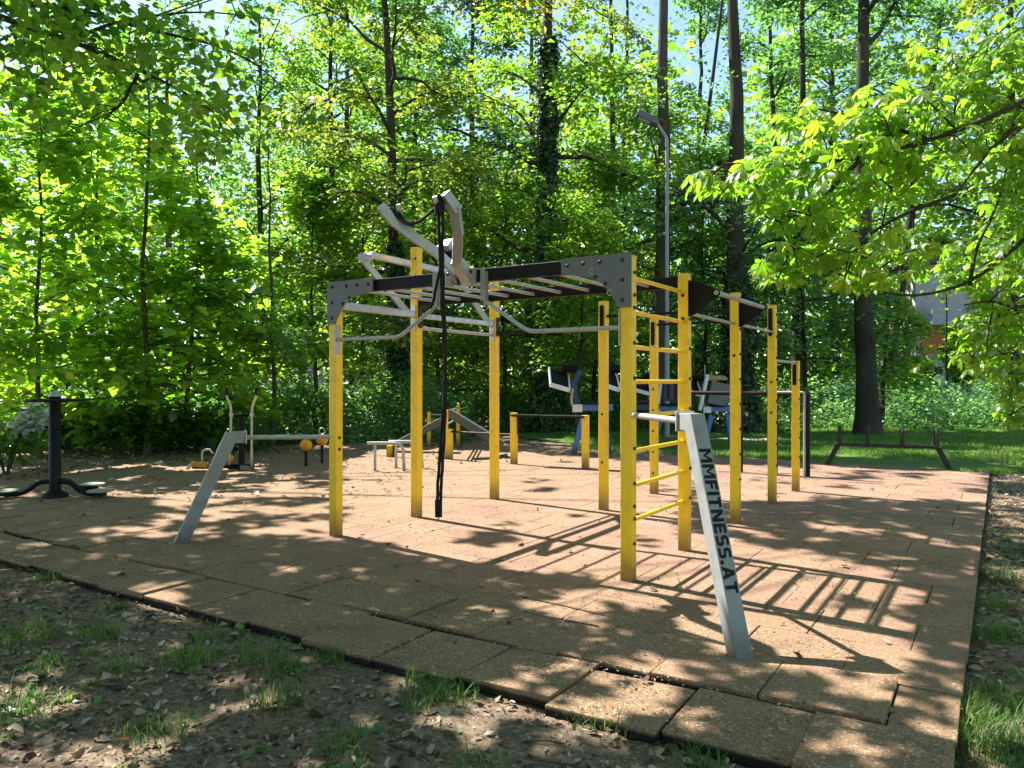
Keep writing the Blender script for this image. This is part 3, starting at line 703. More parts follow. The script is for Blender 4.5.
# ------------------------------------------------------------------ light plan: where sun reaches the ground
SUN_EL = math.radians(49.5)
SH = Vector((.766, -.643))                       # direction shadows fall on the ground
K = 1 / math.tan(SUN_EL)
LIT = [
    ([(-90, 448), (60, 448), (60, 476), (-90, 476)], .95),
    ([(915, 444), (1060, 444), (1060, 459), (915, 457)], .55), ([(780, 414), (1060, 414), (1060, 431), (780, 431)], .8), ([(690, 429), (800, 429), (800, 440), (690, 440)], .35), ([(235, 424), (430, 424), (430, 441), (235, 441)], .5), ([(500, 432), (600, 432), (600, 446), (500, 446)], .4),
    # polygons on the ground (by their place in the photograph) and the share of them in the sun
    ([(0, 446), (700, 446), (700, 462), (0, 462)], .12),
    ([(0, 462), (330, 462), (330, 486), (0, 486)], .22),
    ([(170, 484), (335, 470), (335, 545), (150, 540)], .42),
    ([(335, 462), (390, 447), (520, 452), (610, 458), (700, 466), (690, 520), (640, 548), (600, 575), (540, 576), (450, 562), (335, 536)], .99),
    ([(700, 464), (990, 470), (988, 502), (860, 499), (700, 502)], .95),
    ([(690, 502), (860, 500), (988, 503), (982, 548), (905, 560), (760, 545), (690, 530)], .2),
    ([(600, 540), (690, 530), (760, 545), (910, 562), (940, 600), (925, 690), (760, 668), (640, 615), (590, 590)], .985),
    ([(470, 578), (600, 585), (640, 620), (600, 640), (480, 615)], .30),
    ([(640, 650), (760, 665), (890, 688), (870, 768), (680, 768), (600, 700)], .48),
    ([(740, 628), (900, 640), (905, 682), (735, 674)], .99),
    ([(940, 560), (985, 560), (965, 690), (930, 690)], .25),
    ([(60, 585), (240, 590), (240, 650), (60, 640)], .32),
    ([(170, 640), (420, 660), (620, 720), (620, 768), (170, 768)], .40),
    ([(985, 475), (1100, 475), (1100, 570), (985, 570)], .6),
    ([(960, 570), (1100, 570), (1100, 768), (940, 768)], .3),
    ([(1040, 384), (4000, 384), (4000, 2000), (1040, 2000)], .95),
]
def inpoly(x, y, poly):
    c = np.zeros(x.shape, bool); n = len(poly); j = n - 1
    for i in range(n):
        xi, yi = poly[i]; xj, yj = poly[j]
        cond = ((yi > y) != (yj > y)) & (x < (xj - xi) * (y - yi) / (yj - yi + 1e-9) + xi); c ^= cond; j = i
    return c
_s = np.random.RandomState(3)
def nfield(X, Y): return .38 * vnoise(X, Y, .75, 21) + .37 * vnoise(X, Y, .30, 22) + .25 * vnoise(X, Y, .14, 23)
_q = np.sort(nfield(_s.uniform(-10, 10, 20000), _s.uniform(2, 20, 20000)))
def uni(X, Y): return np.searchsorted(_q, nfield(X, Y)) / len(_q)
def litfrac(X, Y):
    Yc = np.maximum(Y, .3); px = 512 + F * X / Yc; py = HZ + F * CH / Yc
    jx = (vnoise(X, Y, .5, 31) - .5) * 40 * 5 / Yc; jy = (vnoise(X, Y, .5, 32) - .5) * 16 * 5 / Yc
    f = np.full(X.shape, .10)
    u_, v_ = uv_of(X, Y); f = np.where((u_ < UMIN) & (Y < 9), .26, f)
    for poly, a in LIT: f = np.where(inpoly(px + jx, py + jy, poly), a, f)
    return f
def wants_sun(P):                                # P: (n,3) leaves -> True where the leaf would shade a sunlit patch
    t = P[:, 2] * K; X = P[:, 0] + SH.x * t; Y = P[:, 1] + SH.y * t
    f = litfrac(X, Y); near = (Y > 1.5) & (Y < 34) & (np.abs(X) < 12 + .4 * Y)
    return near & (f > .2) & (uni(X, Y) < f)

# ------------------------------------------------------------------ foliage
def norm(a): return a / (np.linalg.norm(a, axis=-1, keepdims=True) + 1e-9)
RHOMB = [(0, 0, 0), (.42, .5, .10), (1, 0, -.05), (.42, -.5, .10)]
MAPLE = [(0, 0, 0), (.10, .40, .03), (.45, .52, .10), (.72, .26, .04), (1, 0, -.08), (.72, -.26, .04), (.45, -.52, .10), (.10, -.40, .03)]
MAPLE_F = [(0, 1, 2, 3), (0, 3, 4, 5), (0, 5, 6, 7)]
def leaves(rng, P, D, L, Wd, tilt=.5, droop=.25, shape=RHOMB):
    n = len(P)
    ax = D + rng.normal(0, .6, (n, 3)) * np.array([1, 1, .35]); ax[:, 2] -= droop; ax = norm(ax)
    up = norm(np.array([0, 0, 1.]) + rng.normal(0, tilt, (n, 3)))
    sd = norm(np.cross(up, ax)); nn = np.cross(ax, sd)
    s = (L * np.clip(rng.lognormal(-.05, .30, n), .4, 1.7))[:, None]; w = s * (Wd / L)
    V = np.stack([P + ax * s * a + sd * w * b_ + nn * s * c for a, b_, c in shape], 1)
    return V
def sprays(rng, C, D, per, R, thick=.12):
    n = len(C); k = n * per
    ci = np.repeat(np.arange(n), per); a = rng.uniform(0, 2 * math.pi, k); r = np.sqrt(rng.rand(k)) * R * np.repeat(rng.uniform(.6, 1.25, n), per)
    tx = rng.normal(0, .18, (n, 2))[ci]
    off = np.stack([np.cos(a) * r, np.sin(a) * r, np.zeros(k)], 1)
    off[:, 2] = off[:, 0] * tx[:, 0] + off[:, 1] * tx[:, 1] - .25 * r * r / R + rng.normal(0, thick, k)
    P = C[ci] + off; Dd = norm(off * np.array([1, 1, .2]) + D[ci] * .4 * R)
    return P, Dd
def grow(rng, base, H, r0, lean=(0, 0), first=.25, nb=26, spread=3.5, elev=(.0, .7), wob_=.15, profile=None, bare=None, sub=4):
    """trunk and limbs as polylines, spray centres along the twigs"""
    base = np.array(base, float); n = 12; ts = np.linspace(0, 1, n)
    off = np.cumsum(rng.normal(0, wob_, (n, 2)), 0) * .35; off -= off[0]
    tr = np.stack([base[0] + lean[0] * ts + off[:, 0], base[1] + lean[1] * ts + off[:, 1], base[2] + H * ts], 1); tr[0, 2] -= .1
    rad = r0 * (1 - .78 * ts ** .9); rad[0] *= 1.45
    tp = np.concatenate([[0, .035], ts[1:]]); trp = np.stack([np.interp(tp, ts, tr[:, k]) for k in range(3)], 1); rp_ = np.interp(tp, ts, rad); rp_[1] = r0 * 1.08
    lines = [(trp, rp_, 10)]; C = []; D = []
    az = rng.uniform(0, 6.28)
    for i in range(nb):
        t = first + (1 - first) * ((i + rng.uniform(0, .9)) / nb); az += 2.4 + rng.normal(0, .4)
        p0 = np.array([np.interp(t, ts, tr[:, k]) for k in range(3)])
        L = spread * (profile(t) if profile else (1.15 - .75 * t)) * rng.uniform(.65, 1.2)
        e = elev[0] + (elev[1] - elev[0]) * t + rng.normal(0, .15)
        d = np.array([math.cos(az) * math.cos(e), math.sin(az) * math.cos(e), math.sin(e)])
        pts = [p0]; dd = d.copy(); m = 5
        for k in range(m):
            dd = dd + rng.normal(0, .16, 3) + np.array([0, 0, .05 if k < 2 else -.12]); dd /= np.linalg.norm(dd); pts.append(pts[-1] + dd * L / m)
        pts = np.array(pts); br = max(.012, min(np.interp(t, ts, rad) * .55, .028 * L))
        lines.append((pts, br * np.linspace(1, .25, m + 1), 6))
        for k in range(2, m + 1): C.append(pts[k]); D.append(dd)
        for s in range(sub):
            f = rng.uniform(.3, .95) * m; k = int(f); q = pts[k] + (pts[min(k + 1, m)] - pts[k]) * (f - k)
            sa = math.atan2(dd[1], dd[0]) + rng.choice([-1, 1]) * rng.uniform(.5, 1.2); sl = L * rng.uniform(.25, .5)
            sv = np.array([math.cos(sa), math.sin(sa), rng.normal(.1, .25)])
            q2 = q + sv * sl * .55; q3 = q2 + (sv + np.array([0, 0, -.25])) * sl * .45
            lines.append((np.array([q, q2, q3]), np.array([br * .4, br * .28, br * .12]), 5))
            C += [q2, q3, (q2 + q3) / 2 + rng.normal(0, .12, 3)]; D += [sv] * 3
    return lines, np.array(C), np.array(D), (ts, tr, rad)
def limbs(lines, name, mat, parent):
    b = MB()
    for pts, rad, n in lines: b.tube([Vector(p) for p in pts], list(rad), n, False)
    me = bpy.data.meshes.new(name); me.from_pydata(b.v, [], b.f); me.materials.append(M[mat]); me.polygons.foreach_set('use_smooth', b.smooth)
    o = bpy.data.objects.new(name, me); COL.objects.link(o); o.parent = parent; return o
def in_view(P, m=60):
    Y = np.maximum(P[:, 1], .1); x = 512 + F * P[:, 0] / Y; y = HZ - F * (P[:, 2] - CH) / Y
    return (x > -m) & (x < 1024 + m) & (y > -m) & (P[:, 1] > .5)
def tree(lab, x, Y, H, r0, mat, seed, per=24, R=.75, L=.17, Wd=.11, barkm='bark', group='tall trees behind the frame', ivy=0, cat='tree', name='tree', golds=None, zmin=0., keep=None, shape=RHOMB, thick=.12, tilt=.5, **kw):
    rg = np.random.RandomState(seed); X = (x - 512) / F * Y
    t = thing(name, lab, cat, (X, Y, -.05), 0, group)
    lines, C, D, tr = grow(rg, (0, 0, 0), H, r0, **kw)
    lines = [l for i, l in enumerate(lines) if i == 0 or wants_sun(l[0] + np.array([X, Y, -.05])).mean() < .3]
    limbs(lines, 'trunk', barkm, t)
    P, Dd = sprays(rg, C, D, per, R, thick)
    Wp = P + np.array([X, Y, -.05])
    ok = ~wants_sun(Wp) & (P[:, 2] > zmin)
    vis = in_view(Wp); ok &= vis | (rg.rand(len(P)) < .35)      # thinner where only its shade matters
    if keep is not None: ok &= keep(Wp)
    V = leaves(rg, P[ok], Dd[ok], L, Wd, tilt, .25, shape)
    np_mesh('crown', V, 0, mat, t, MAPLE_F if shape is MAPLE else None)
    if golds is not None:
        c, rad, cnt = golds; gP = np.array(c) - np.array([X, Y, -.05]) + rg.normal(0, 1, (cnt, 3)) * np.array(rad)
        np_mesh('sun_gold_leaves', leaves(rg, gP, norm(rg.normal(0, 1, (cnt, 3))), L, Wd), 0, 'leaf_gold', t)  # gold leaf colour painted in for a sunlit cluster
    if ivy:
        ts, tp, rad = tr; n = int(ivy * 1100); z = rg.rand(n) ** 1.15 * ivy; a = rg.uniform(0, 6.283, n); tt = z / H
        rr = np.interp(tt, ts, rad) + rg.gamma(2, .06, n) * (1.1 - .5 * z / ivy) * (.5 + 1.2 * vnoise(z * 2, a * 2, 1, 77))
        IP = np.stack([np.interp(tt, ts, tp[:, 0]) + rr * np.cos(a), np.interp(tt, ts, tp[:, 1]) + rr * np.sin(a), z], 1)
        out = np.stack([np.cos(a), np.sin(a), np.full(n, -.5)], 1)
        s = rg.uniform(.06, .13, n)[:, None]; nrm = norm(np.stack([np.cos(a), np.sin(a), np.full(n, .5)], 1) + rg.normal(0, .5, (n, 3)))
        ax = norm(np.cross(nrm, rg.normal(0, 1, (n, 3)))); sd = np.cross(nrm, ax)
        Vv = np.stack([IP + ax * s * p + sd * s * q * 1.5 + nrm * s * r for p, q, r in RHOMB], 1)
        np_mesh('ivy', Vv, 0, 'ivy', t)
    return t
flat = lambda t: .9 if t < .75 else .9 - (t - .75) * 2.2
G1 = 'tall trees behind the frame'
# big trunks
tree('tall tree with thin bare trunk showing at the upper left above the bright saplings', 62, 33, 22, .3, 'leaf_dark', 101, first=.42, nb=24, spread=3.0, per=20)
tree('tall tree with dark knotted trunk left of the strap and a wide sunlit crown', 397, 24, 20, .22, 'leaf_olive', 102, first=.16, nb=34, spread=4.2, per=34, profile=flat, lean=(-.6, 0), ivy=6)
tree('ivy-wrapped tall tree behind the left blue machine with a bough coloured as sunlit gold at the top', 549, 25, 21, .32, 'leaf_mid', 103, first=.14, nb=34, spread=3.8, per=34, profile=flat, ivy=13, golds=((1.2 - .9, 23.4, 13.9), (1.0, .5, .5), 700))
tree('straight tall tree behind the street lamp', 660, 26, 22, .33, 'leaf_mid', 104, first=.24, nb=26, spread=3.4, per=32, profile=flat, barkm='bark_grey')
tree('thick dark tall tree just right of the lamp, forking near the top', 738, 24.5, 20, .40, 'leaf_blue', 105, first=.2, nb=26, spread=3.3, per=24, profile=flat, ivy=5)
tree('thickest tall tree with a bare brown foot behind the hoop bench', 868, 23.5, 20, .34, 'leaf_dark', 106, first=.22, nb=32, spread=3.4, per=26, profile=flat, lean=(-.5, 0))
# second row
tree('thin leaning tall tree between the lamp and the thick dark trunk', 676, 31, 20, .17, 'leaf_blue', 107, first=.3, nb=20, spread=3.0, per=24, lean=(2.4, 0), profile=flat, L=.19, Wd=.12)
tree('slim tall tree with blue-green crown between the two thick trunks on the right', 795, 30, 22, .24, 'leaf_blue', 108, first=.2, nb=26, spread=3.4, per=26, profile=flat, L=.19, Wd=.12, lean=(.5, 0))
tree('tall tree leaning right above the house at the upper right', 884, 33, 22, .25, 'leaf_blue', 109, first=.28, nb=24, spread=3.4, per=24, lean=(3.0, 0), profile=flat, L=.19, Wd=.12)
tree('slender tall tree seen between the curved arms and the ivied trunk', 472, 33, 21, .22, 'leaf_teal', 110, first=.18, nb=30, spread=3.8, per=34, profile=flat, L=.2, Wd=.13)
tree('airy forked tall tree against the sky gap at the upper left', 262, 31, 17, .2, 'leaf_blue', 111, first=.38, nb=18, spread=3.2, per=14, L=.19, Wd=.12, elev=(.5, 1.0))
tree('tall tree with loose crown between the sky gap and the knotted trunk', 330, 33, 21, .22, 'leaf_mid', 112, first=.2, nb=26, spread=3.6, per=30, profile=flat, L=.2, Wd=.13)
tree('tall tree with sunlit crown behind the ladder', 610, 34, 22, .24, 'leaf_olive', 113, first=.16, nb=30, spread=3.6, per=34, profile=flat, L=.2, Wd=.13)
tree('tall tree at the left edge behind the saplings', -30, 37, 20, .22, 'leaf_dark', 114, first=.2, nb=24, spread=3.2, per=22)
tree('tall tree with thin crown behind the bright saplings at the left', 165, 28, 15, .18, 'leaf_blue', 115, first=.3, nb=22, spread=3.2, per=18, L=.18, Wd=.12)
tree('tall tree far right behind the chestnut bough', 1010, 30, 20, .26, 'leaf_olive', 116, first=.2, nb=26, spread=3.6, per=22, profile=flat, L=.19, Wd=.12)
tree('young thin tree beside the left blue machine', 577, 21.5, 6.5, .07, 'leaf_mid', 117, first=.3, nb=18, spread=1.5, per=20, R=.5, L=.14, Wd=.09, group='young trees', name='young_tree')
tree('tall tree with dark low boughs behind the fifth yellow post', 770, 36, 21, .26, 'leaf_blue', 118, first=.1, nb=30, spread=3.8, per=26, profile=flat, L=.22, Wd=.14)
tree('tall tree far behind the knotted trunk', 415, 40, 22, .28, 'leaf_dark', 119, first=.08, nb=30, spread=4.4, per=26, profile=flat, L=.25, Wd=.16)
tree('tall tree far behind the street lamp', 700, 42, 23, .28, 'leaf_blue', 120, first=.08, nb=30, spread=4.4, per=26, profile=flat, L=.25, Wd=.16)
G3 = 'understory trees between the tall trunks'
U = dict(group=G3, name='understory_tree', thick=.1, tilt=.4, R=.7)
tree('dark blue-green understory tree between the lamp and the thick dark trunk', 704, 27, 10, .09, 'leaf_blue', 131, first=.1, nb=30, spread=2.6, per=15, L=.2, Wd=.13, **U)
tree('blue-green understory tree left of the thickest trunk', 806, 25.5, 10, .09, 'leaf_blue', 132, first=.08, nb=32, spread=2.7, per=15, L=.2, Wd=.13, **U)
tree('dark understory tree with boughs spreading right of the thickest trunk', 880, 26.5, 7.5, .09, 'leaf_mid', 133, first=.16, nb=26, spread=1.5, per=15, L=.2, Wd=.13, **U)
tree('understory tree right of the ivied trunk', 592, 29, 10, .09, 'leaf_mid', 134, first=.08, nb=30, spread=2.6, per=15, L=.2, Wd=.13, **U)
tree('dark understory tree left of the ivied trunk', 505, 29, 9, .09, 'leaf_mid', 135, first=.08, nb=30, spread=2.6, per=15, L=.2, Wd=.13, **U)
tree('understory tree beside the knotted trunk', 440, 27.5, 9.5, .09, 'leaf_mid', 136, first=.1, nb=30, spread=2.6, per=15, L=.2, Wd=.13, **U)
tree('small loose understory tree in front of the house at the right', 948, 35, 8.5, .07, 'leaf_mid', 138, first=.25, nb=20, spread=1.3, per=10, L=.2, Wd=.13, **U)
tree('pale understory tree behind the young maples', 355, 29, 9.5, .09, 'leaf_mid', 137, first=.16, nb=28, spread=2.6, per=15, L=.2, Wd=.13, **U)
tree('tall tree far behind the ivied trunk', 528, 41, 24, .28, 'leaf_olive', 121, first=.08, nb=32, spread=4.6, per=28, profile=flat, L=.25, Wd=.16)
tree('tall tree far behind the left sky gap', 350, 43, 24, .28, 'leaf_blue', 122, first=.08, nb=32, spread=4.6, per=28, profile=flat, L=.25, Wd=.16)
tree('tall tree far behind the ladder and beam', 625, 43, 25, .28, 'leaf_blue', 123, first=.08, nb=32, spread=4.6, per=28, profile=flat, L=.25, Wd=.16)
tree('tall tree far behind the thickest trunk', 838, 42, 24, .28, 'leaf_dark', 124, first=.08, nb=32, spread=4.4, per=28, profile=flat, L=.25, Wd=.16)
# saplings on the left
G2 = 'bright young maples at the left'
kw = dict(group=G2, name='young_maple', shape=MAPLE, barkm='bark_grey', thick=.08, tilt=.38)
tree('bright young maple with a thin dark stem, left of the slanted leg', 146, 17.3, 9.6, .075, 'leaf_bright', 201, first=.12, nb=30, spread=2.3, per=10, R=.55, L=.18, Wd=.18, **kw)
tree('bright young maple at the far left behind the waist twister', 40, 16.5, 8.6, .06, 'leaf_bright', 202, first=.14, nb=28, spread=2.2, per=10, R=.55, L=.18, Wd=.18, **kw)
tree('darker young maple with several stems right beside the brightest maple', 182, 18.5, 7.6, .07, 'leaf_bright', 203, first=.12, nb=28, spread=2.4, per=10, R=.55, L=.18, Wd=.18, **kw)
tree('rounded young maple drooping over the strider', 272, 19.5, 7.8, .07, 'leaf_mid', 204, first=.2, nb=28, spread=2.3, per=10, R=.6, L=.18, Wd=.18, **kw)
tree('young maple filling the gap behind the brightest maple', 95, 20, 10.0, .07, 'leaf_bright', 205, first=.1, nb=28, spread=2.5, per=10, R=.6, L=.19, Wd=.19, **kw)
tree('young maple cut by the left edge of the view', -40, 15, 6.2, .06, 'leaf_bright', 206, first=.1, nb=24, spread=2.1, per=10, R=.5, L=.15, Wd=.15, **kw)
tree('young maple with dark crown touching the first yellow post', 318, 23, 7.6, .08, 'leaf_mid', 207, first=.16, nb=26, spread=2.2, per=18, R=.6, L=.16, Wd=.15, **kw)
for i, (dx, h) in enumerate(((-.25, 5), (.2, 4.4), (.5, 4.0))):
    pass

# ---- chestnut bough on the right
PALM = None
def palmate(rng, P, D, L, droop=.35):
    """compound leaves: 5-7 obovate leaflets"""
    n = len(P); up = norm(np.array([0, 0, 1.]) + rng.normal(0, .30, (n, 3)) + D * .35)
    ax = norm(D - up * np.sum(D * up, 1, keepdims=True) + 1e-6); sd = np.cross(up, ax)
    prof = [(0, .0), (.35, .13), (.7, .22), (.9, .13), (1.0, .0)]
    out = []
    for a, sc_ in ((0, 1.), (.75, .95), (-.75, .95), (1.5, .75), (-1.5, .75), (2.25, .5), (-2.25, .5)):
        sz = (L * sc_ * rng.uniform(.8, 1.15, n))[:, None]; aa = a + rng.normal(0, .08, n)
        d = ax * np.cos(aa)[:, None] + sd * np.sin(aa)[:, None]; w = np.cross(up, d)
        dr = rng.uniform(.6, 1.4, n)[:, None] * droop
        row = []
        for (t, hw) in prof:
            c = P + d * sz * (t + .02) - up * sz * dr * t * t
            if hw == 0: row.append(c)
            else: row += [c + w * sz * hw + up * sz * .035, c, c - w * sz * hw + up * sz * .035]
        out.append(np.stack(row, 1))
    return np.concatenate(out, 0)
PALM_F = [(0, 1, 2), (0, 2, 3), (1, 4, 5, 2), (2, 5, 6, 3), (4, 7, 8, 5), (5, 8, 9, 6), (7, 10, 8), (8, 10, 9)]
rg = np.random.RandomState(301)
cb = Vector((8.6, 7.6, -.05))
ct = thing('chestnut_tree', 'horse chestnut with bright backlit boughs reaching in from the right edge', 'tree', cb)
def cp(x, y, Y): return np.array(unproj(x, y, Y) - cb)
lines = [(np.array([(0, 0, -.1), (.05, 0, 1.5), (-.05, .1, 3.2), (.1, .1, 5.5), (.2, 0, 8.5)]), np.array([.38, .3, .26, .2, .1]), 12)]
H0 = lines[0][0]
def bough(pts, r): 
    a = [np.array(p) for p in pts]; rr = np.linspace(r, .008, len(a)); lines.append((np.array([Vector(v) for v in arc_path([Vector(p) for p in a], .5, 4)]), np.interp(np.linspace(0, 1, len(arc_path([Vector(p) for p in a], .5, 4))), np.linspace(0, 1, len(a)), rr), 7))
bough([H0[3], cp(1130, 60, 7.3), cp(1024, 118, 7.2), cp(985, 155, 7.0), cp(955, 195, 6.9)], .05)
bough([H0[3], cp(1120, 40, 7.1), cp(1000, 115, 6.8), cp(930, 140, 6.5), cp(860, 160, 6.3), cp(780, 164, 6.1), cp(710, 180, 6.0)], .034)
bough([H0[2], cp(1120, 150, 7.4), cp(1024, 240, 7.4), cp(970, 285, 7.2), cp(900, 300, 7.0), cp(830, 270, 6.8)], .034)
bough([H0[2], cp(1100, 260, 7.8), cp(1024, 310, 7.6), cp(990, 300, 7.5), cp(965, 305, 7.4)], .03)
bough([cp(970, 285, 7.2), cp(975, 250, 7.3), cp(1000, 200, 7.4), cp(1010, 150, 7.5)], .02)
bough([cp(930, 140, 6.5), cp(870, 120, 6.4), cp(800, 105, 6.3)], .02)
bough([cp(860, 160, 6.3), cp(820, 200, 6.2), cp(790, 250, 6.1), cp(775, 285, 6.1)], .02)
bough([cp(955, 195, 6.9), cp(900, 215, 6.8), cp(860, 240, 6.7), cp(840, 290, 6.6)], .02)
CL = [  # x, y, rx, ry, depth, leaves
    (722, 180, 34, 13, 6.0, 26), (765, 172, 32, 20, 6.1, 34), (800, 120, 30, 18, 6.3, 30), (812, 160, 40, 26, 6.2, 52), (790, 205, 34, 24, 6.2, 44), (792, 262, 34, 22, 6.1, 34), (832, 225, 36, 34, 6.4, 60),
    (868, 128, 40, 26, 6.4, 54), (890, 98, 46, 16, 6.6, 36), (880, 175, 46, 30, 6.5, 70), (860, 272, 26, 22, 6.5, 28), (915, 150, 40, 40, 6.8, 70), (958, 110, 46, 50, 7.2, 95), (1000, 60, 50, 60, 7.6, 110), (1010, 160, 40, 60, 7.6, 90),
    (900, 255, 36, 34, 6.9, 50), (975, 265, 40, 30, 7.6, 60), (1010, 270, 40, 60, 8.0, 110), (995, 345, 44, 36, 8.2, 90), (1020, 400, 26, 26, 8.2, 40), (985, 320, 22, 26, 7.9, 34), (948, 60, 40, 40, 8.2, 50), (1040, 100, 40, 100, 7.2, 90), (1030, 200, 40, 60, 7.8, 60)]
PP = []; DD = []
for (x, y, rx, ry, Y, n) in CL:
    for k in range(int(n * 1.25)):
        a = rg.uniform(0, 6.28); r = math.sqrt(rg.rand()); yy = Y + rg.normal(0, .35)
        PP.append(cp(x + rx * r * math.cos(a), y + ry * r * math.sin(a), yy)); DD.append((-1 + rg.normal(0, .7), -.1 + rg.normal(0, .7), -.35 + rg.normal(0, .2)))
PP = np.array(PP); DD = norm(np.array(DD))
np_mesh('crown', palmate(rg, PP, DD, .118, .48), 0, 'leaf_chest', ct, PALM_F, True)
for i in range(0, len(PP), 9):       # twigs
    j = np.argmin([np.min(np.linalg.norm(l[0] - PP[i], axis=1)) for l in lines[1:]]) + 1; l = lines[j][0]; q = l[np.argmin(np.linalg.norm(l - PP[i], axis=1))]
    if np.linalg.norm(q - PP[i]) < 1.3: lines.append((np.array([q, (q + PP[i]) / 2 + [0, 0, .05], PP[i]]), np.array([.010, .007, .004]), 5))
limbs(lines, 'trunk', 'bark', ct)

# ---- trees outside the view on the left whose boughs hang over the scene and shade it
rg = np.random.RandomState(401)
OT = [('overhanging_tree', 'dark overhanging boughs with broad leaves in the top left corner', (-9.6, 8.2, -.05), .30),
      ('overhanging_tree', 'tall tree outside the left edge shading the far tiles', (-13.5, 16.5, -.05), .32)]
bases = np.array([o_[2] for o_ in OT])
n = 150000
GXs = rg.uniform(-9, 9.5, n); GYs = rg.uniform(1.8, 16.5, n)
f = litfrac(GXs, GYs); sh = (uni(GXs, GYs) >= f) & ~((GYs > 10.5) & (GXs < -1.5))
ku, kv = GXs[sh], GYs[sh]
zlo = (1.75 + .52 * kv) / .70
z = zlo + .3 + rg.rand(len(ku)) * 3.0
Xc = ku - SH.x * z * K; Yc = kv - SH.y * z * K
P = np.stack([Xc, Yc, z], 1)
keepn = rg.rand(len(P)) < .75; P = P[keepn]
# visible dark foliage, top left
vis = []
for (x, y, rx, ry, Y, nn) in ((30, 20, 60, 40, 7.5, 330), (110, 30, 60, 45, 7.8, 380), (180, 70, 60, 45, 8.0, 330), (235, 115, 55, 40, 8.2, 240), (60, 90, 60, 40, 8.0, 170), (240, 30, 60, 40, 8.4, 230), (300, 130, 30, 25, 8.0, 50), (10, 70, 30, 40, 7.6, 70), (190, 140, 40, 26, 8.2, 90)):
    for k in range(int(nn * 1.25)):
        a = rg.uniform(0, 6.28); r = math.sqrt(rg.rand()); vis.append(unproj(x + rx * r * math.cos(a), y + ry * r * math.sin(a), Y + rg.normal(0, .6)))
vis = np.array([list(v) for v in vis]); vis = vis[~wants_sun(vis)]
own = np.argmin(np.linalg.norm(P[:, None, :2] - bases[None, :, :2], axis=2), 1)
for i, (nm, lab, bs, r0) in enumerate(OT):
    t = thing(nm, lab, 'tree', bs, 0, 'overhanging trees at the left')
    B = np.array(bs); Q = P[own == i] - B
    lines = [(np.array([(0, 0, -.1), (.1, .05, 2.5), (.2, 0, 6), (.5, .1, 10), (.7, .2, 14)]), np.array([r0 * 1.4, r0, r0 * .8, r0 * .6, r0 * .2]), 12)]
    tr_ = lines[0][0]
    sel = Q[rg.choice(len(Q), 26)]
    for e in sel:
        s = tr_[2] + (tr_[3] - tr_[2]) * rg.rand(); m1 = s + (e - s) * .45 + [0, 0, .8]
        lines.append((np.array([s, (s + m1) / 2 + [0, 0, .3], m1, (m1 + e) / 2 + [0, 0, .25], e]), np.array([.04, .03, .02, .014, .006]), 6))
    lines = [l for k_, l in enumerate(lines) if k_ == 0 or wants_sun(l[0] + B).mean() < .3]
    D = norm(rg.normal(0, 1, Q.shape) * [1, 1, .3])
    V = leaves(rg, Q, D, .17, .15, .45, .25)
    if i == 0:
        Qv = vis - B
        V2_ = leaves(rg, Qv, norm(rg.normal(0, 1, Qv.shape) * [1, 1, .3]), .095, .08, .6, .45, MAPLE)
        np_mesh('near_bough', V2_, 0, 'leaf_near', t, MAPLE_F)
        for pts in ([(-120, -40, 7.2), (0, 18, 7.5), (70, 40, 7.6), (140, 70, 7.8), (200, 100, 8.0), (255, 150, 8.2)], [(-60, 0, 7.4), (60, 5, 7.7), (150, 30, 8.0), (240, 50, 8.4), (310, 110, 8.5)], [(70, 40, 7.6), (120, 20, 7.9), (200, 10, 8.2), (280, 20, 8.5)], [(140, 70, 7.8), (120, 110, 8.0), (70, 130, 8.1)]):
            a = [np.array(unproj(*p)) - B for p in pts]
            if pts[0][0] < -50: a = [tr_[2] + np.array([0, 0, .5])] + a
            ap = arc_path([Vector(p) for p in a], .4, 4)
            lines.append((np.array([list(v) for v in ap]), np.linspace(.045 if len(pts) > 4 else .02, .006, len(ap)), 6))
            for q in range(6):
                k = rg.randint(len(ap) // 3, len(ap)); v = np.array(ap[k]); w = v + rg.normal(0, .35, 3) + [0.1, 0, -.15]
                lines.append((np.array([v, (v + w) / 2 + [0, 0, .05], w]), np.array([.008, .006, .003]), 5))
    np_mesh('crown', V, 0, 'leaf_near', t)
    limbs(lines, 'trunk', 'bark', t)

for i, (bx, by, hh, lab) in enumerate(((-4.5, -4.5, 13, 'tall unseen tree added behind the viewer for shade, on the left'), (4.0, -5.5, 14, 'tall unseen tree added behind the viewer for shade, on the right'), (11.5, 2.5, 13, 'tall unseen tree added beside the viewer for shade, at the right'), (-10.5, -1.0, 13, 'tall unseen tree added beside the viewer for shade, at the left'))):  # unseen trees, added to cut the blue sky light on the scene
    rg = np.random.RandomState(450 + i); t = thing('tree', lab, 'tree', (bx, by, -.05), 0, 'unseen shade trees added around the viewer')
    lines, C, D, tr = grow(rg, (0, 0, 0), hh, .28, first=.25, nb=34, spread=5.0, profile=flat)
    limbs(lines, 'trunk', 'bark', t); P, Dd = sprays(rg, C, D, 16, .9, .15)
    np_mesh('crown', leaves(rg, P[~wants_sun(P + np.array([bx, by, 0]))], Dd[~wants_sun(P + np.array([bx, by, 0]))], .28, .2, .5), 0, 'leaf_mid', t)
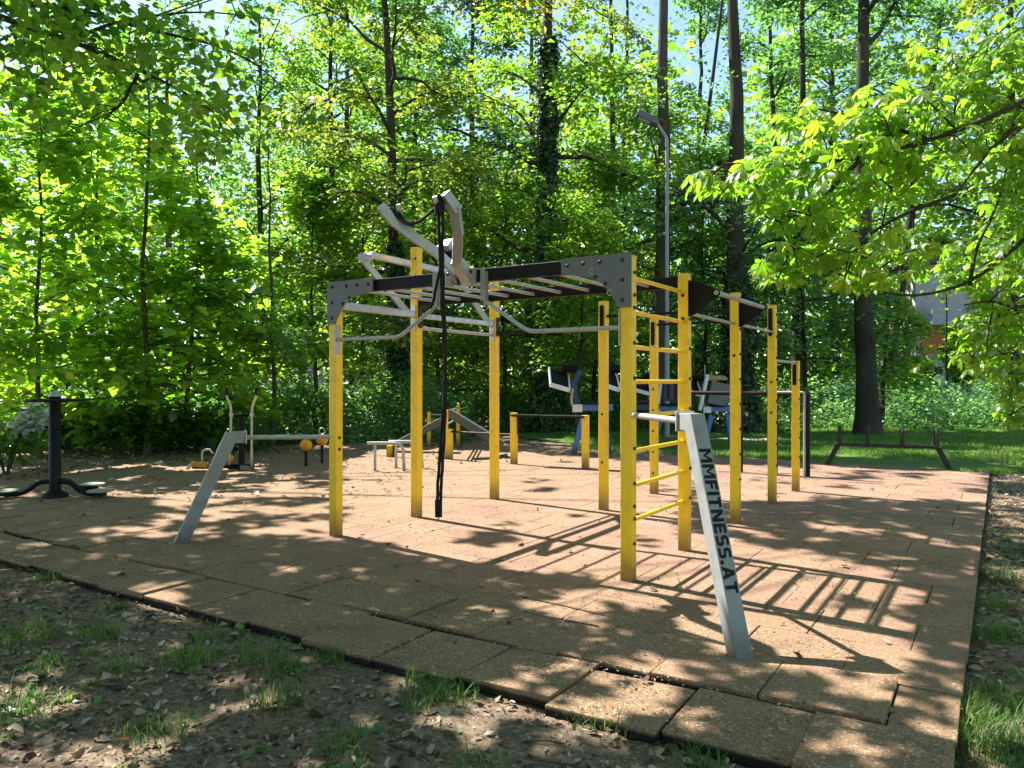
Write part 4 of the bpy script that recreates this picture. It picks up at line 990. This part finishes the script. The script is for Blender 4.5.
# ---- undergrowth (nobody could count it)
def herbs(name, region, n, hmax, L, mat, seed, lump=1.2, lab=None):
    rg = np.random.RandomState(seed); x0, x1, y0, y1 = region
    X = rg.uniform(x0, x1, n); Y = rg.uniform(y0, y1, n); lm = vnoise(X, Y, lump, seed)
    edge = np.clip((Y - y0) / 1.0, .25, 1)
    z = rg.rand(n) ** .7 * hmax * (.35 + .9 * lm) * edge
    P = np.stack([X, Y, z - .03], 1)
    V = leaves(rg, P, norm(rg.normal(0, 1, (n, 3)) * [1, 1, .3]), L, L * .6, .5, .3)
    o = np_mesh(name, V, 0, mat); tag(o, lab, None, None, 'stuff'); return o
herbs('undergrowth', (-9.5, -1.2, 20.0, 27), 26000, 1.75, .12, 'leaf_blue', 501, lab='blue-green nettle thicket behind the ball posts')
herbs('undergrowth', (-17, -6.0, 18.3, 23), 16000, 1.4, .15, 'leaf_dark', 502, lab='dark broad-leaved ground plants under the bright maples')
herbs('tall_grass', (3, 28, 26.0, 33), 34000, 1.7, .13, 'leaf_blue', 503, 1.6, 'tall nettles and grass beyond the lawn on the right')
herbs('undergrowth', (-1.5, 4, 24.5, 30), 9000, 1.2, .13, 'leaf_dark', 504, lab='dark low plants around the ivied trunk')
# far wood closing the view
rg = np.random.RandomState(505); n = 120000
X = rg.uniform(-52, 52, n); Y = rg.uniform(46, 62, n); z = rg.rand(n) ** 1.35 * 26
lm = vnoise(X, z, 3.2, 61) * .6 + vnoise(X, z, 1.3, 62) * .4
px = 512 + F * X / Y
gap = ((px > 915) & (px < 962) & (z < 7)) | ((px > 285) & (px < 385) & (z < 4.5))
ok = (lm > .18 + .020 * np.maximum(0, z - 5)) & ~gap
P = np.stack([X, Y, z], 1)[ok]
o = np_mesh('far_wood', leaves(rg, P, norm(rg.normal(0, 1, P.shape)), .55, .42, .8, .2), 0, 'leaf_mid'); tag(o, 'distant wood closing the view behind the tall trees', None, None, 'stuff')

# shrubs at the left edge and broad-leaved shrubs under the maples
def shrub(lab, x, y, r, h, mat, n, L, seed, name='shrub', glare=0, group='shrubs at the left edge of the tiles'):
    rg = np.random.RandomState(seed); g = ground(x, y); t = thing(name, lab, 'shrub', (g.x, g.y, -.04), 0, group)
    lines = []; C = []
    for k in range(9):
        a = rg.uniform(0, 6.28); e = np.array([math.cos(a) * r * rg.uniform(.3, 1), math.sin(a) * r * rg.uniform(.3, 1), h * rg.uniform(.5, 1)])
        lines.append((np.array([(0, 0, -.05), e * [.4, .4, .6], e]), np.array([.02, .014, .006]), 5)); C += [e, e * [.75, .75, .8], e * [.5, .5, .6]]
    limbs(lines, 'stem', 'bark_grey', t)
    C = np.array(C); P, D = sprays(rg, C, norm(C * [1, 1, .1]), max(1, n // len(C)), .34, .08)
    np_mesh('foliage', leaves(rg, P, D, L, L * .8, .4, .3, MAPLE), 0, mat, t, MAPLE_F)
    if glare:
        top = C[np.argsort(-C[:, 2])[:7]]; P, D = sprays(rg, top, norm(top * [1, 1, .1]), glare // 7, .2, .06)
        np_mesh('glare_leaves', leaves(rg, P, D, .13, .11, .4, .2), 0, 'leaf_glare', t)  # near-white leaf colour paints in the glare of sunlit leaves
    return t
shrub('dark shrub with leaves painted white as sun glare at the left edge beside the waist twister', 6, 474, .55, 1.15, 'leaf_dark', 420, .13, 601, glare=260)
shrub('low broad-leaved shrub in the shade right of the waist twister', 118, 452, .9, 1.2, 'leaf_dark', 700, .2, 602)
shrub('low broad-leaved shrub in front of the maple stems', 160, 450, .8, 1.0, 'leaf_mid', 520, .2, 603)
shrub('low leafy shrub beside the strider', 205, 449, .8, 1.1, 'leaf_mid', 560, .18, 604)
shrub('dark shrub behind the waist twister column', 66, 450, 1.0, 1.4, 'leaf_dark', 760, .18, 605)
shrub('bright bush in front of the house at the right', 975, 416, 2.0, 4.6, 'leaf_bright', 3600, .2, 606, group='bushes at the right')
shrub('pale bush below the orange facade at the right', 912, 416, 1.5, 3.2, 'leaf_mid', 1700, .18, 607, group='bushes at the right')

# ---- grass and litter
def blades(P, h, w, rg, lean=.35):
    n = len(P); a = rg.uniform(0, 6.283, n); d = np.stack([np.cos(a), np.sin(a), np.zeros(n)], 1); s = np.stack([-np.sin(a), np.cos(a), np.zeros(n)], 1)
    hh = (h * rg.uniform(.5, 1.2, n))[:, None]; ww = (w * rg.uniform(.7, 1.2, n))[:, None]; l = rg.uniform(.1, 1, n)[:, None] * lean
    up = np.array([0, 0, 1.])
    q = [P - s * ww, P + s * ww, P + d * hh * l * .35 + up * hh * .55 + s * ww * .8, P + d * hh * l * .35 + up * hh * .55 - s * ww * .8, P + d * hh * l * 1.1 + up * hh * .95]
    return np.stack(q, 1)
BL_F = [(0, 1, 2, 3), (3, 2, 4)]
rg = np.random.RandomState(701)
TF = [(56, 572, .14, 60), (24, 632, .22, 130), (100, 628, .13, 60), (190, 652, .18, 110), (208, 632, .12, 50), (258, 650, .18, 110), (290, 662, .14, 70), (330, 650, .12, 60), (278, 692, .17, 90), (438, 686, .22, 170), (425, 670, .12, 50), (612, 706, .24, 200), (600, 690, .14, 60), (120, 660, .15, 60), (160, 720, .2, 70), (20, 700, .22, 90), (985, 712, .34, 420), (1000, 740, .28, 260), (962, 700, .18, 110), (1010, 690, .2, 110), (996, 572, .24, 150), (1000, 600, .16, 60), (992, 630, .2, 90), (470, 768, .2, 80), (1012, 630, .2, 70), (990, 460, .5, 260), (935, 470, .3, 140), (940, 468, .25, 120), (1005, 470, .5, 160), (60, 655, .2, 60), (350, 735, .2, 50), (700, 752, .12, 40)]
Pg = []
for (x, y, r, n) in TF:
    g = ground(x, y)
    for k in range(int(n * 1.7)):
        a = rg.uniform(0, 6.28); rr = r * rg.rand() ** .7; X, Y = g.x + math.cos(a) * rr, g.y + math.sin(a) * rr; Pg.append((X, Y))
Pg = np.array(Pg); u, v = uv_of(Pg[:, 0], Pg[:, 1]); Pg = Pg[~((u > UMIN) & (v > VMIN) & (u < UMAX))]
Pz = np.concatenate([Pg, (groundz(Pg[:, 0], Pg[:, 1]) - .005)[:, None]], 1)
o = np_mesh('grass_tufts', blades(Pz, .115, .0026, rg, 1.3), 0, 'grass', None, BL_F); tag(o, 'thin grass tufts in the bare soil around the tiles', None, None, 'stuff')
# lawn blades
n = 90000; Y = 13.5 + 12.5 * rg.rand(n) ** 1.3; X = rg.uniform(.0, 1.0, n) * (Y * .75 - 1) + 1.5
u, v = uv_of(X, Y); ok = (u > UMAX + .03) & ~((((X - 6.3) / 1.8) ** 2 + ((Y - 21.6) / .5) ** 2) < 1) & (vnoise(X, Y, 1.1, 71) > .22); X, Y = X[ok], Y[ok]
o = np_mesh('lawn_grass', blades(np.stack([X, Y, np.full(len(X), -.03)], 1), .09, .006, rg, .6), 0, 'lawnblade', None, BL_F); tag(o, 'short lawn grass beyond the tiles on the right', None, None, 'stuff')
# small weeds
nw = 2000; Xw = rg.uniform(-5.5, 9.5, nw); Yw = 2.2 + rg.rand(nw) ** 1.2 * 11
u, v = uv_of(Xw, Yw); ok = ((u < UMIN - .05) | (v < VMIN - .05)) & (vnoise(Xw, Yw, .7, 72) > .55); Xw, Yw = Xw[ok], Yw[ok]
Pw = np.repeat(np.stack([Xw, Yw, groundz(Xw, Yw)], 1), 7, 0); Pw += rg.normal(0, .028, Pw.shape) * [1, 1, .3]; Pw[:, 2] += .02
o = np_mesh('weeds', leaves(rg, Pw, norm(rg.normal(0, 1, Pw.shape) * [1, 1, .2]), .05, .035, .45, .0), 0, 'weed', None); tag(o, 'small weeds in the bare soil', None, None, 'stuff')
# dry leaves
CUR = [(0, 0, 0), (.25, .42, .16), (.7, .34, .10), (1, 0, .06), (.7, -.34, .18), (.25, -.42, .08)]
CUR_F = [(0, 1, 2, 3), (0, 3, 4, 5)]
n = 46000; X = rg.uniform(-6, 9.5, n); Y = 2.0 + rg.rand(n) ** 1.35 * 11.5
u, v = uv_of(X, Y); ok = ((u < UMIN - .02) | (v < VMIN - .02)) & (rg.rand(n) < .25 + .9 * vnoise(X, Y, .6, 73)); X, Y = X[ok], Y[ok]
P = np.stack([X, Y, groundz(X, Y) + rg.rand(len(X)) * .012], 1)
o = np_mesh('leaf_litter', leaves(rg, P, norm(rg.normal(0, 1, P.shape) * [1, 1, .15]), .047, .031, .55, 0, CUR), 0, 'litter', None, CUR_F); tag(o, 'dry leaves scattered over the bare soil', None, None, 'stuff')
n = 9000; X = rg.uniform(-16, -1, n); Y = rg.uniform(10, 22, n); u, v = uv_of(X, Y); ok = (v > VMAX - .8) | (u > UMAX - 1.2) | (rg.rand(n) < .12); X, Y = X[ok], Y[ok]
P = np.stack([X, Y, np.where(uv_of(X, Y)[1] < VMAX, .004, groundz(X, Y)) + .01], 1)
o = np_mesh('leaf_litter', leaves(rg, P, norm(rg.normal(0, 1, P.shape) * [1, 1, .15]), .08, .05, .4, 0, CUR), 0, 'litter', None, CUR_F); tag(o, 'brown fallen leaves under the maples on the left', None, None, 'stuff')
n = 7000; X = rg.uniform(-6, 8, n); Y = 2.0 + rg.rand(n) ** 1.35 * 10
u, v = uv_of(X, Y); ok = ((u < UMIN - .02) | (v < VMIN - .02)) & (vnoise(X, Y, .45, 75) > .5); X, Y = X[ok], Y[ok]
P = np.stack([X, Y, groundz(X, Y) + .012 + rg.rand(len(X)) * .02], 1)
o = np_mesh('leaf_litter', leaves(rg, P, norm(rg.normal(0, 1, P.shape) * [1, 1, .2]), .052, .034, .8, 0, [(a_, b_, c_ * 2.2) for a_, b_, c_ in CUR]), 0, 'litter', None, CUR_F); tag(o, 'larger curled dry leaves gathered in drifts', None, None, 'stuff')
n = 60000; X = rg.uniform(-5, 8, n); Y = 2.0 + rg.rand(n) ** 1.5 * 8
u, v = uv_of(X, Y); ok = (u < UMIN - .02) | (v < VMIN - .02); X, Y = X[ok], Y[ok]
P = np.stack([X, Y, groundz(X, Y) + .004], 1)
o = np_mesh('leaf_crumbs', leaves(rg, P, norm(rg.normal(0, 1, P.shape) * [1, 1, .2]), .022, .010, .5, 0), 0, 'litter', None); tag(o, 'crumbled leaf bits and chaff over the soil', None, None, 'stuff')
# bits on the tiles
n = 60000; uu = UMIN + rg.rand(n) ** 1.4 * 12; vv = rg.uniform(VMIN, VMAX - 1, n); c, s = math.cos(ANG), math.sin(ANG)
ok = rg.rand(n) < .15 + 1.1 * np.clip(vnoise(uu, vv, .8, 74) - .25, 0, 1) ; uu, vv = uu[ok], vv[ok]
P = np.stack([A0.x + uu * c - vv * s, A0.y + uu * s + vv * c, np.full(len(uu), .004)], 1)
o = np_mesh('seed_litter', leaves(rg, P, norm(rg.normal(0, 1, P.shape) * [1, 1, .1]), .018, .009, .3, 0), 0, 'litter_fine', None); tag(o, 'fine husks and seeds strewn over the tiles', None, None, 'stuff')
n = 420; uu = UMIN + .1 + rg.rand(n) ** 1.3 * 12; vv = rg.uniform(VMIN + .1, VMAX - 1, n)
P = np.stack([A0.x + uu * c - vv * s, A0.y + uu * s + vv * c, np.full(n, .006)], 1)
o = np_mesh('leaf_litter', leaves(rg, P, norm(rg.normal(0, 1, P.shape) * [1, 1, .1]), .055, .036, .45, 0, CUR), 0, 'litter', None, CUR_F); tag(o, 'single dry leaves lying on the tiles', None, None, 'stuff')
# twigs in the litter
b = MB()
for k in range(90):
    X, Y = rg.uniform(-4, 4), 2.3 + rg.rand() ** 1.3 * 5; u, v = uv_of(X, Y)
    if u > UMIN - .05 and v > VMIN - .05: continue
    a = rg.uniform(0, 6.28); L = rg.uniform(.08, .4); z = float(groundz(np.array(X), np.array(Y))) + .008
    b.tube([(X, Y, z), (X + math.cos(a) * L * .5 + rg.normal(0, .02), Y + math.sin(a) * L * .5, z + .012), (X + math.cos(a) * L, Y + math.sin(a) * L, z)], [.005, .004, .002], 5)
o = b.build('fallen_twigs', 'bark_grey'); tag(o, 'thin broken twigs among the dry leaves', None, None, 'stuff')

# ------------------------------------------------------------------ houses behind the trees
def win(parent, c, w, h):
    f = MB()
    for (dx, dz, sx, sz) in ((-w / 2, 0, .08, h + .08), (w / 2, 0, .08, h + .08), (0, -h / 2, w, .08), (0, h / 2, w, .08)): f.box((c[0] + dx, c[1] - .03, c[2] + dz), (sx, .08, sz), None, .005)
    o = f.build('window', 'white', parent); MB().box((c[0], c[1] - .004, c[2]), (w - .06, .02, h - .06)).build('pane', 'glass', o)
hx = unproj(962, 300, 44)
t = thing('apartment_house', 'house with pale wall, grey balcony and orange facade glimpsed through leaves at the right', 'house', (hx.x, 44, 0))
MB().box((0, 4, 4.2), (5.4, 8, 8.4), None, .02).build('wall', 'render', t)
MB().box((0, 4, 8.55), (6, 9, .3), None, .02).build('roof', 'roof', t)
o = MB().box((-1.3, -.7, 4.9), (2.4, 1.4, .18), None, .01).build('balcony', 'render', t)
MB().box((-1.3, -1.36, 5.5), (2.4, .06, 1.1), None, .01).build('railing_panel', 'balcony', o)
MB().box((-1.1, -.06, 4.0), (2.6, .1, 1.5), None, .01).build('facade_panel', 'terracotta', t)
win(t, (1.5, -.02, 6.9), 1.2, 1.3)
win(t, (1.6, -.02, 2.2), 1.2, 1.3)
t = thing('low_wall', 'long pale grey wall behind the tall grass at the right', 'wall', (unproj(945, 390, 38).x, 38, 0))
MB().box((0, 0, .75), (12, .25, 1.5), None, .02).build('wall_body', 'balcony', t); MB().box((0, 0, 1.53), (12.1, .35, .08), None, .01).build('coping', 'render', t)
hx = unproj(340, 375, 45)
t = thing('white_house', 'white house barely visible through the leaves behind the first yellow post', 'house', (hx.x, 45, 0))
MB().box((0, 4, 1.6), (8, 8, 3.2), None, .02).build('wall', 'render', t)
MB().prism([(-4.4, -.4, 3.2), (4.4, -.4, 3.2), (4.4, 4, 5.6), (-4.4, 4, 5.6)], (0, 0, .2)).prism([(-4.4, 8.4, 3.2), (4.4, 8.4, 3.2), (4.4, 4, 5.6), (-4.4, 4, 5.6)], (0, 0, .2)).build('roof', 'balcony', t)
for x in (-2.2, 1.8): win(t, (x, -.02, 1.7), 1.2, 1.2)
# small yellow posts at the right edge of the lawn
g = at(1005, 463)
t = thing('lawn_hoop', 'small dull yellow hoop standing in the grass at the right edge', 'hoop', g)
MB().tube([(-.08, 0, -.05), (-.08, 0, .26)], .022, 8).tube(arc_path([(.06, 0, -.05), (.06, 0, .3), (.26, 0, .3), (.26, 0, -.05)], .1), .014, 8).build('hoop_tube', 'dullyellow', t); t.scale = (.8, .8, .8)

# ------------------------------------------------------------------ camera, light
cam = bpy.data.cameras.new('camera'); co_ = bpy.data.objects.new('camera', cam); COL.objects.link(co_); sc.camera = co_
co_.location = (0, 0, CH); co_.rotation_euler = (math.pi / 2, 0, 0)
cam.sensor_width = 36; cam.lens = F / 1024 * 36; cam.shift_y = -2 / 1024; cam.clip_start = .05; cam.clip_end = 2000
w = bpy.data.worlds.new('World'); sc.world = w; w.use_nodes = True
nt = w.node_tree; bg = nt.nodes['Background']; sky = nt.nodes.new('ShaderNodeTexSky'); sky.sky_type = 'NISHITA'; sky.sun_disc = False
sky.sun_elevation = SUN_EL; sky.sun_rotation = math.atan2(-SH.x, -SH.y) ; sky.air_density = 1.0; sky.dust_density = .4; sky.ozone_density = 2.5
nt.links.new(sky.outputs[0], bg.inputs[0]); bg.inputs[1].default_value = .088
sun = bpy.data.lights.new('sun', 'SUN'); sun.energy = 5.0; sun.angle = math.radians(.5); sun.color = (1, .965, .91)
so = bpy.data.objects.new('sun', sun); COL.objects.link(so)
dirv = Vector((SH.x * math.cos(SUN_EL), SH.y * math.cos(SUN_EL), -math.sin(SUN_EL)))
so.rotation_euler = dirv.to_track_quat('-Z', 'Y').to_euler()
sc.view_settings.view_transform = 'Standard'; sc.view_settings.look = 'None'; sc.view_settings.gamma = 1; sc.view_settings.use_curve_mapping = False
sc.view_settings.exposure = 1.8
sc.cycles.use_denoising = True; sc.cycles.denoiser = 'OPENIMAGEDENOISE'
sc.cycles.max_bounces = 8; sc.cycles.diffuse_bounces = 4; sc.cycles.transmission_bounces = 6; sc.cycles.glossy_bounces = 3
sc.cycles.use_adaptive_sampling = True; sc.cycles.adaptive_threshold = .01
sc.cycles.sample_clamp_indirect = 8
sc.render.use_persistent_data = False
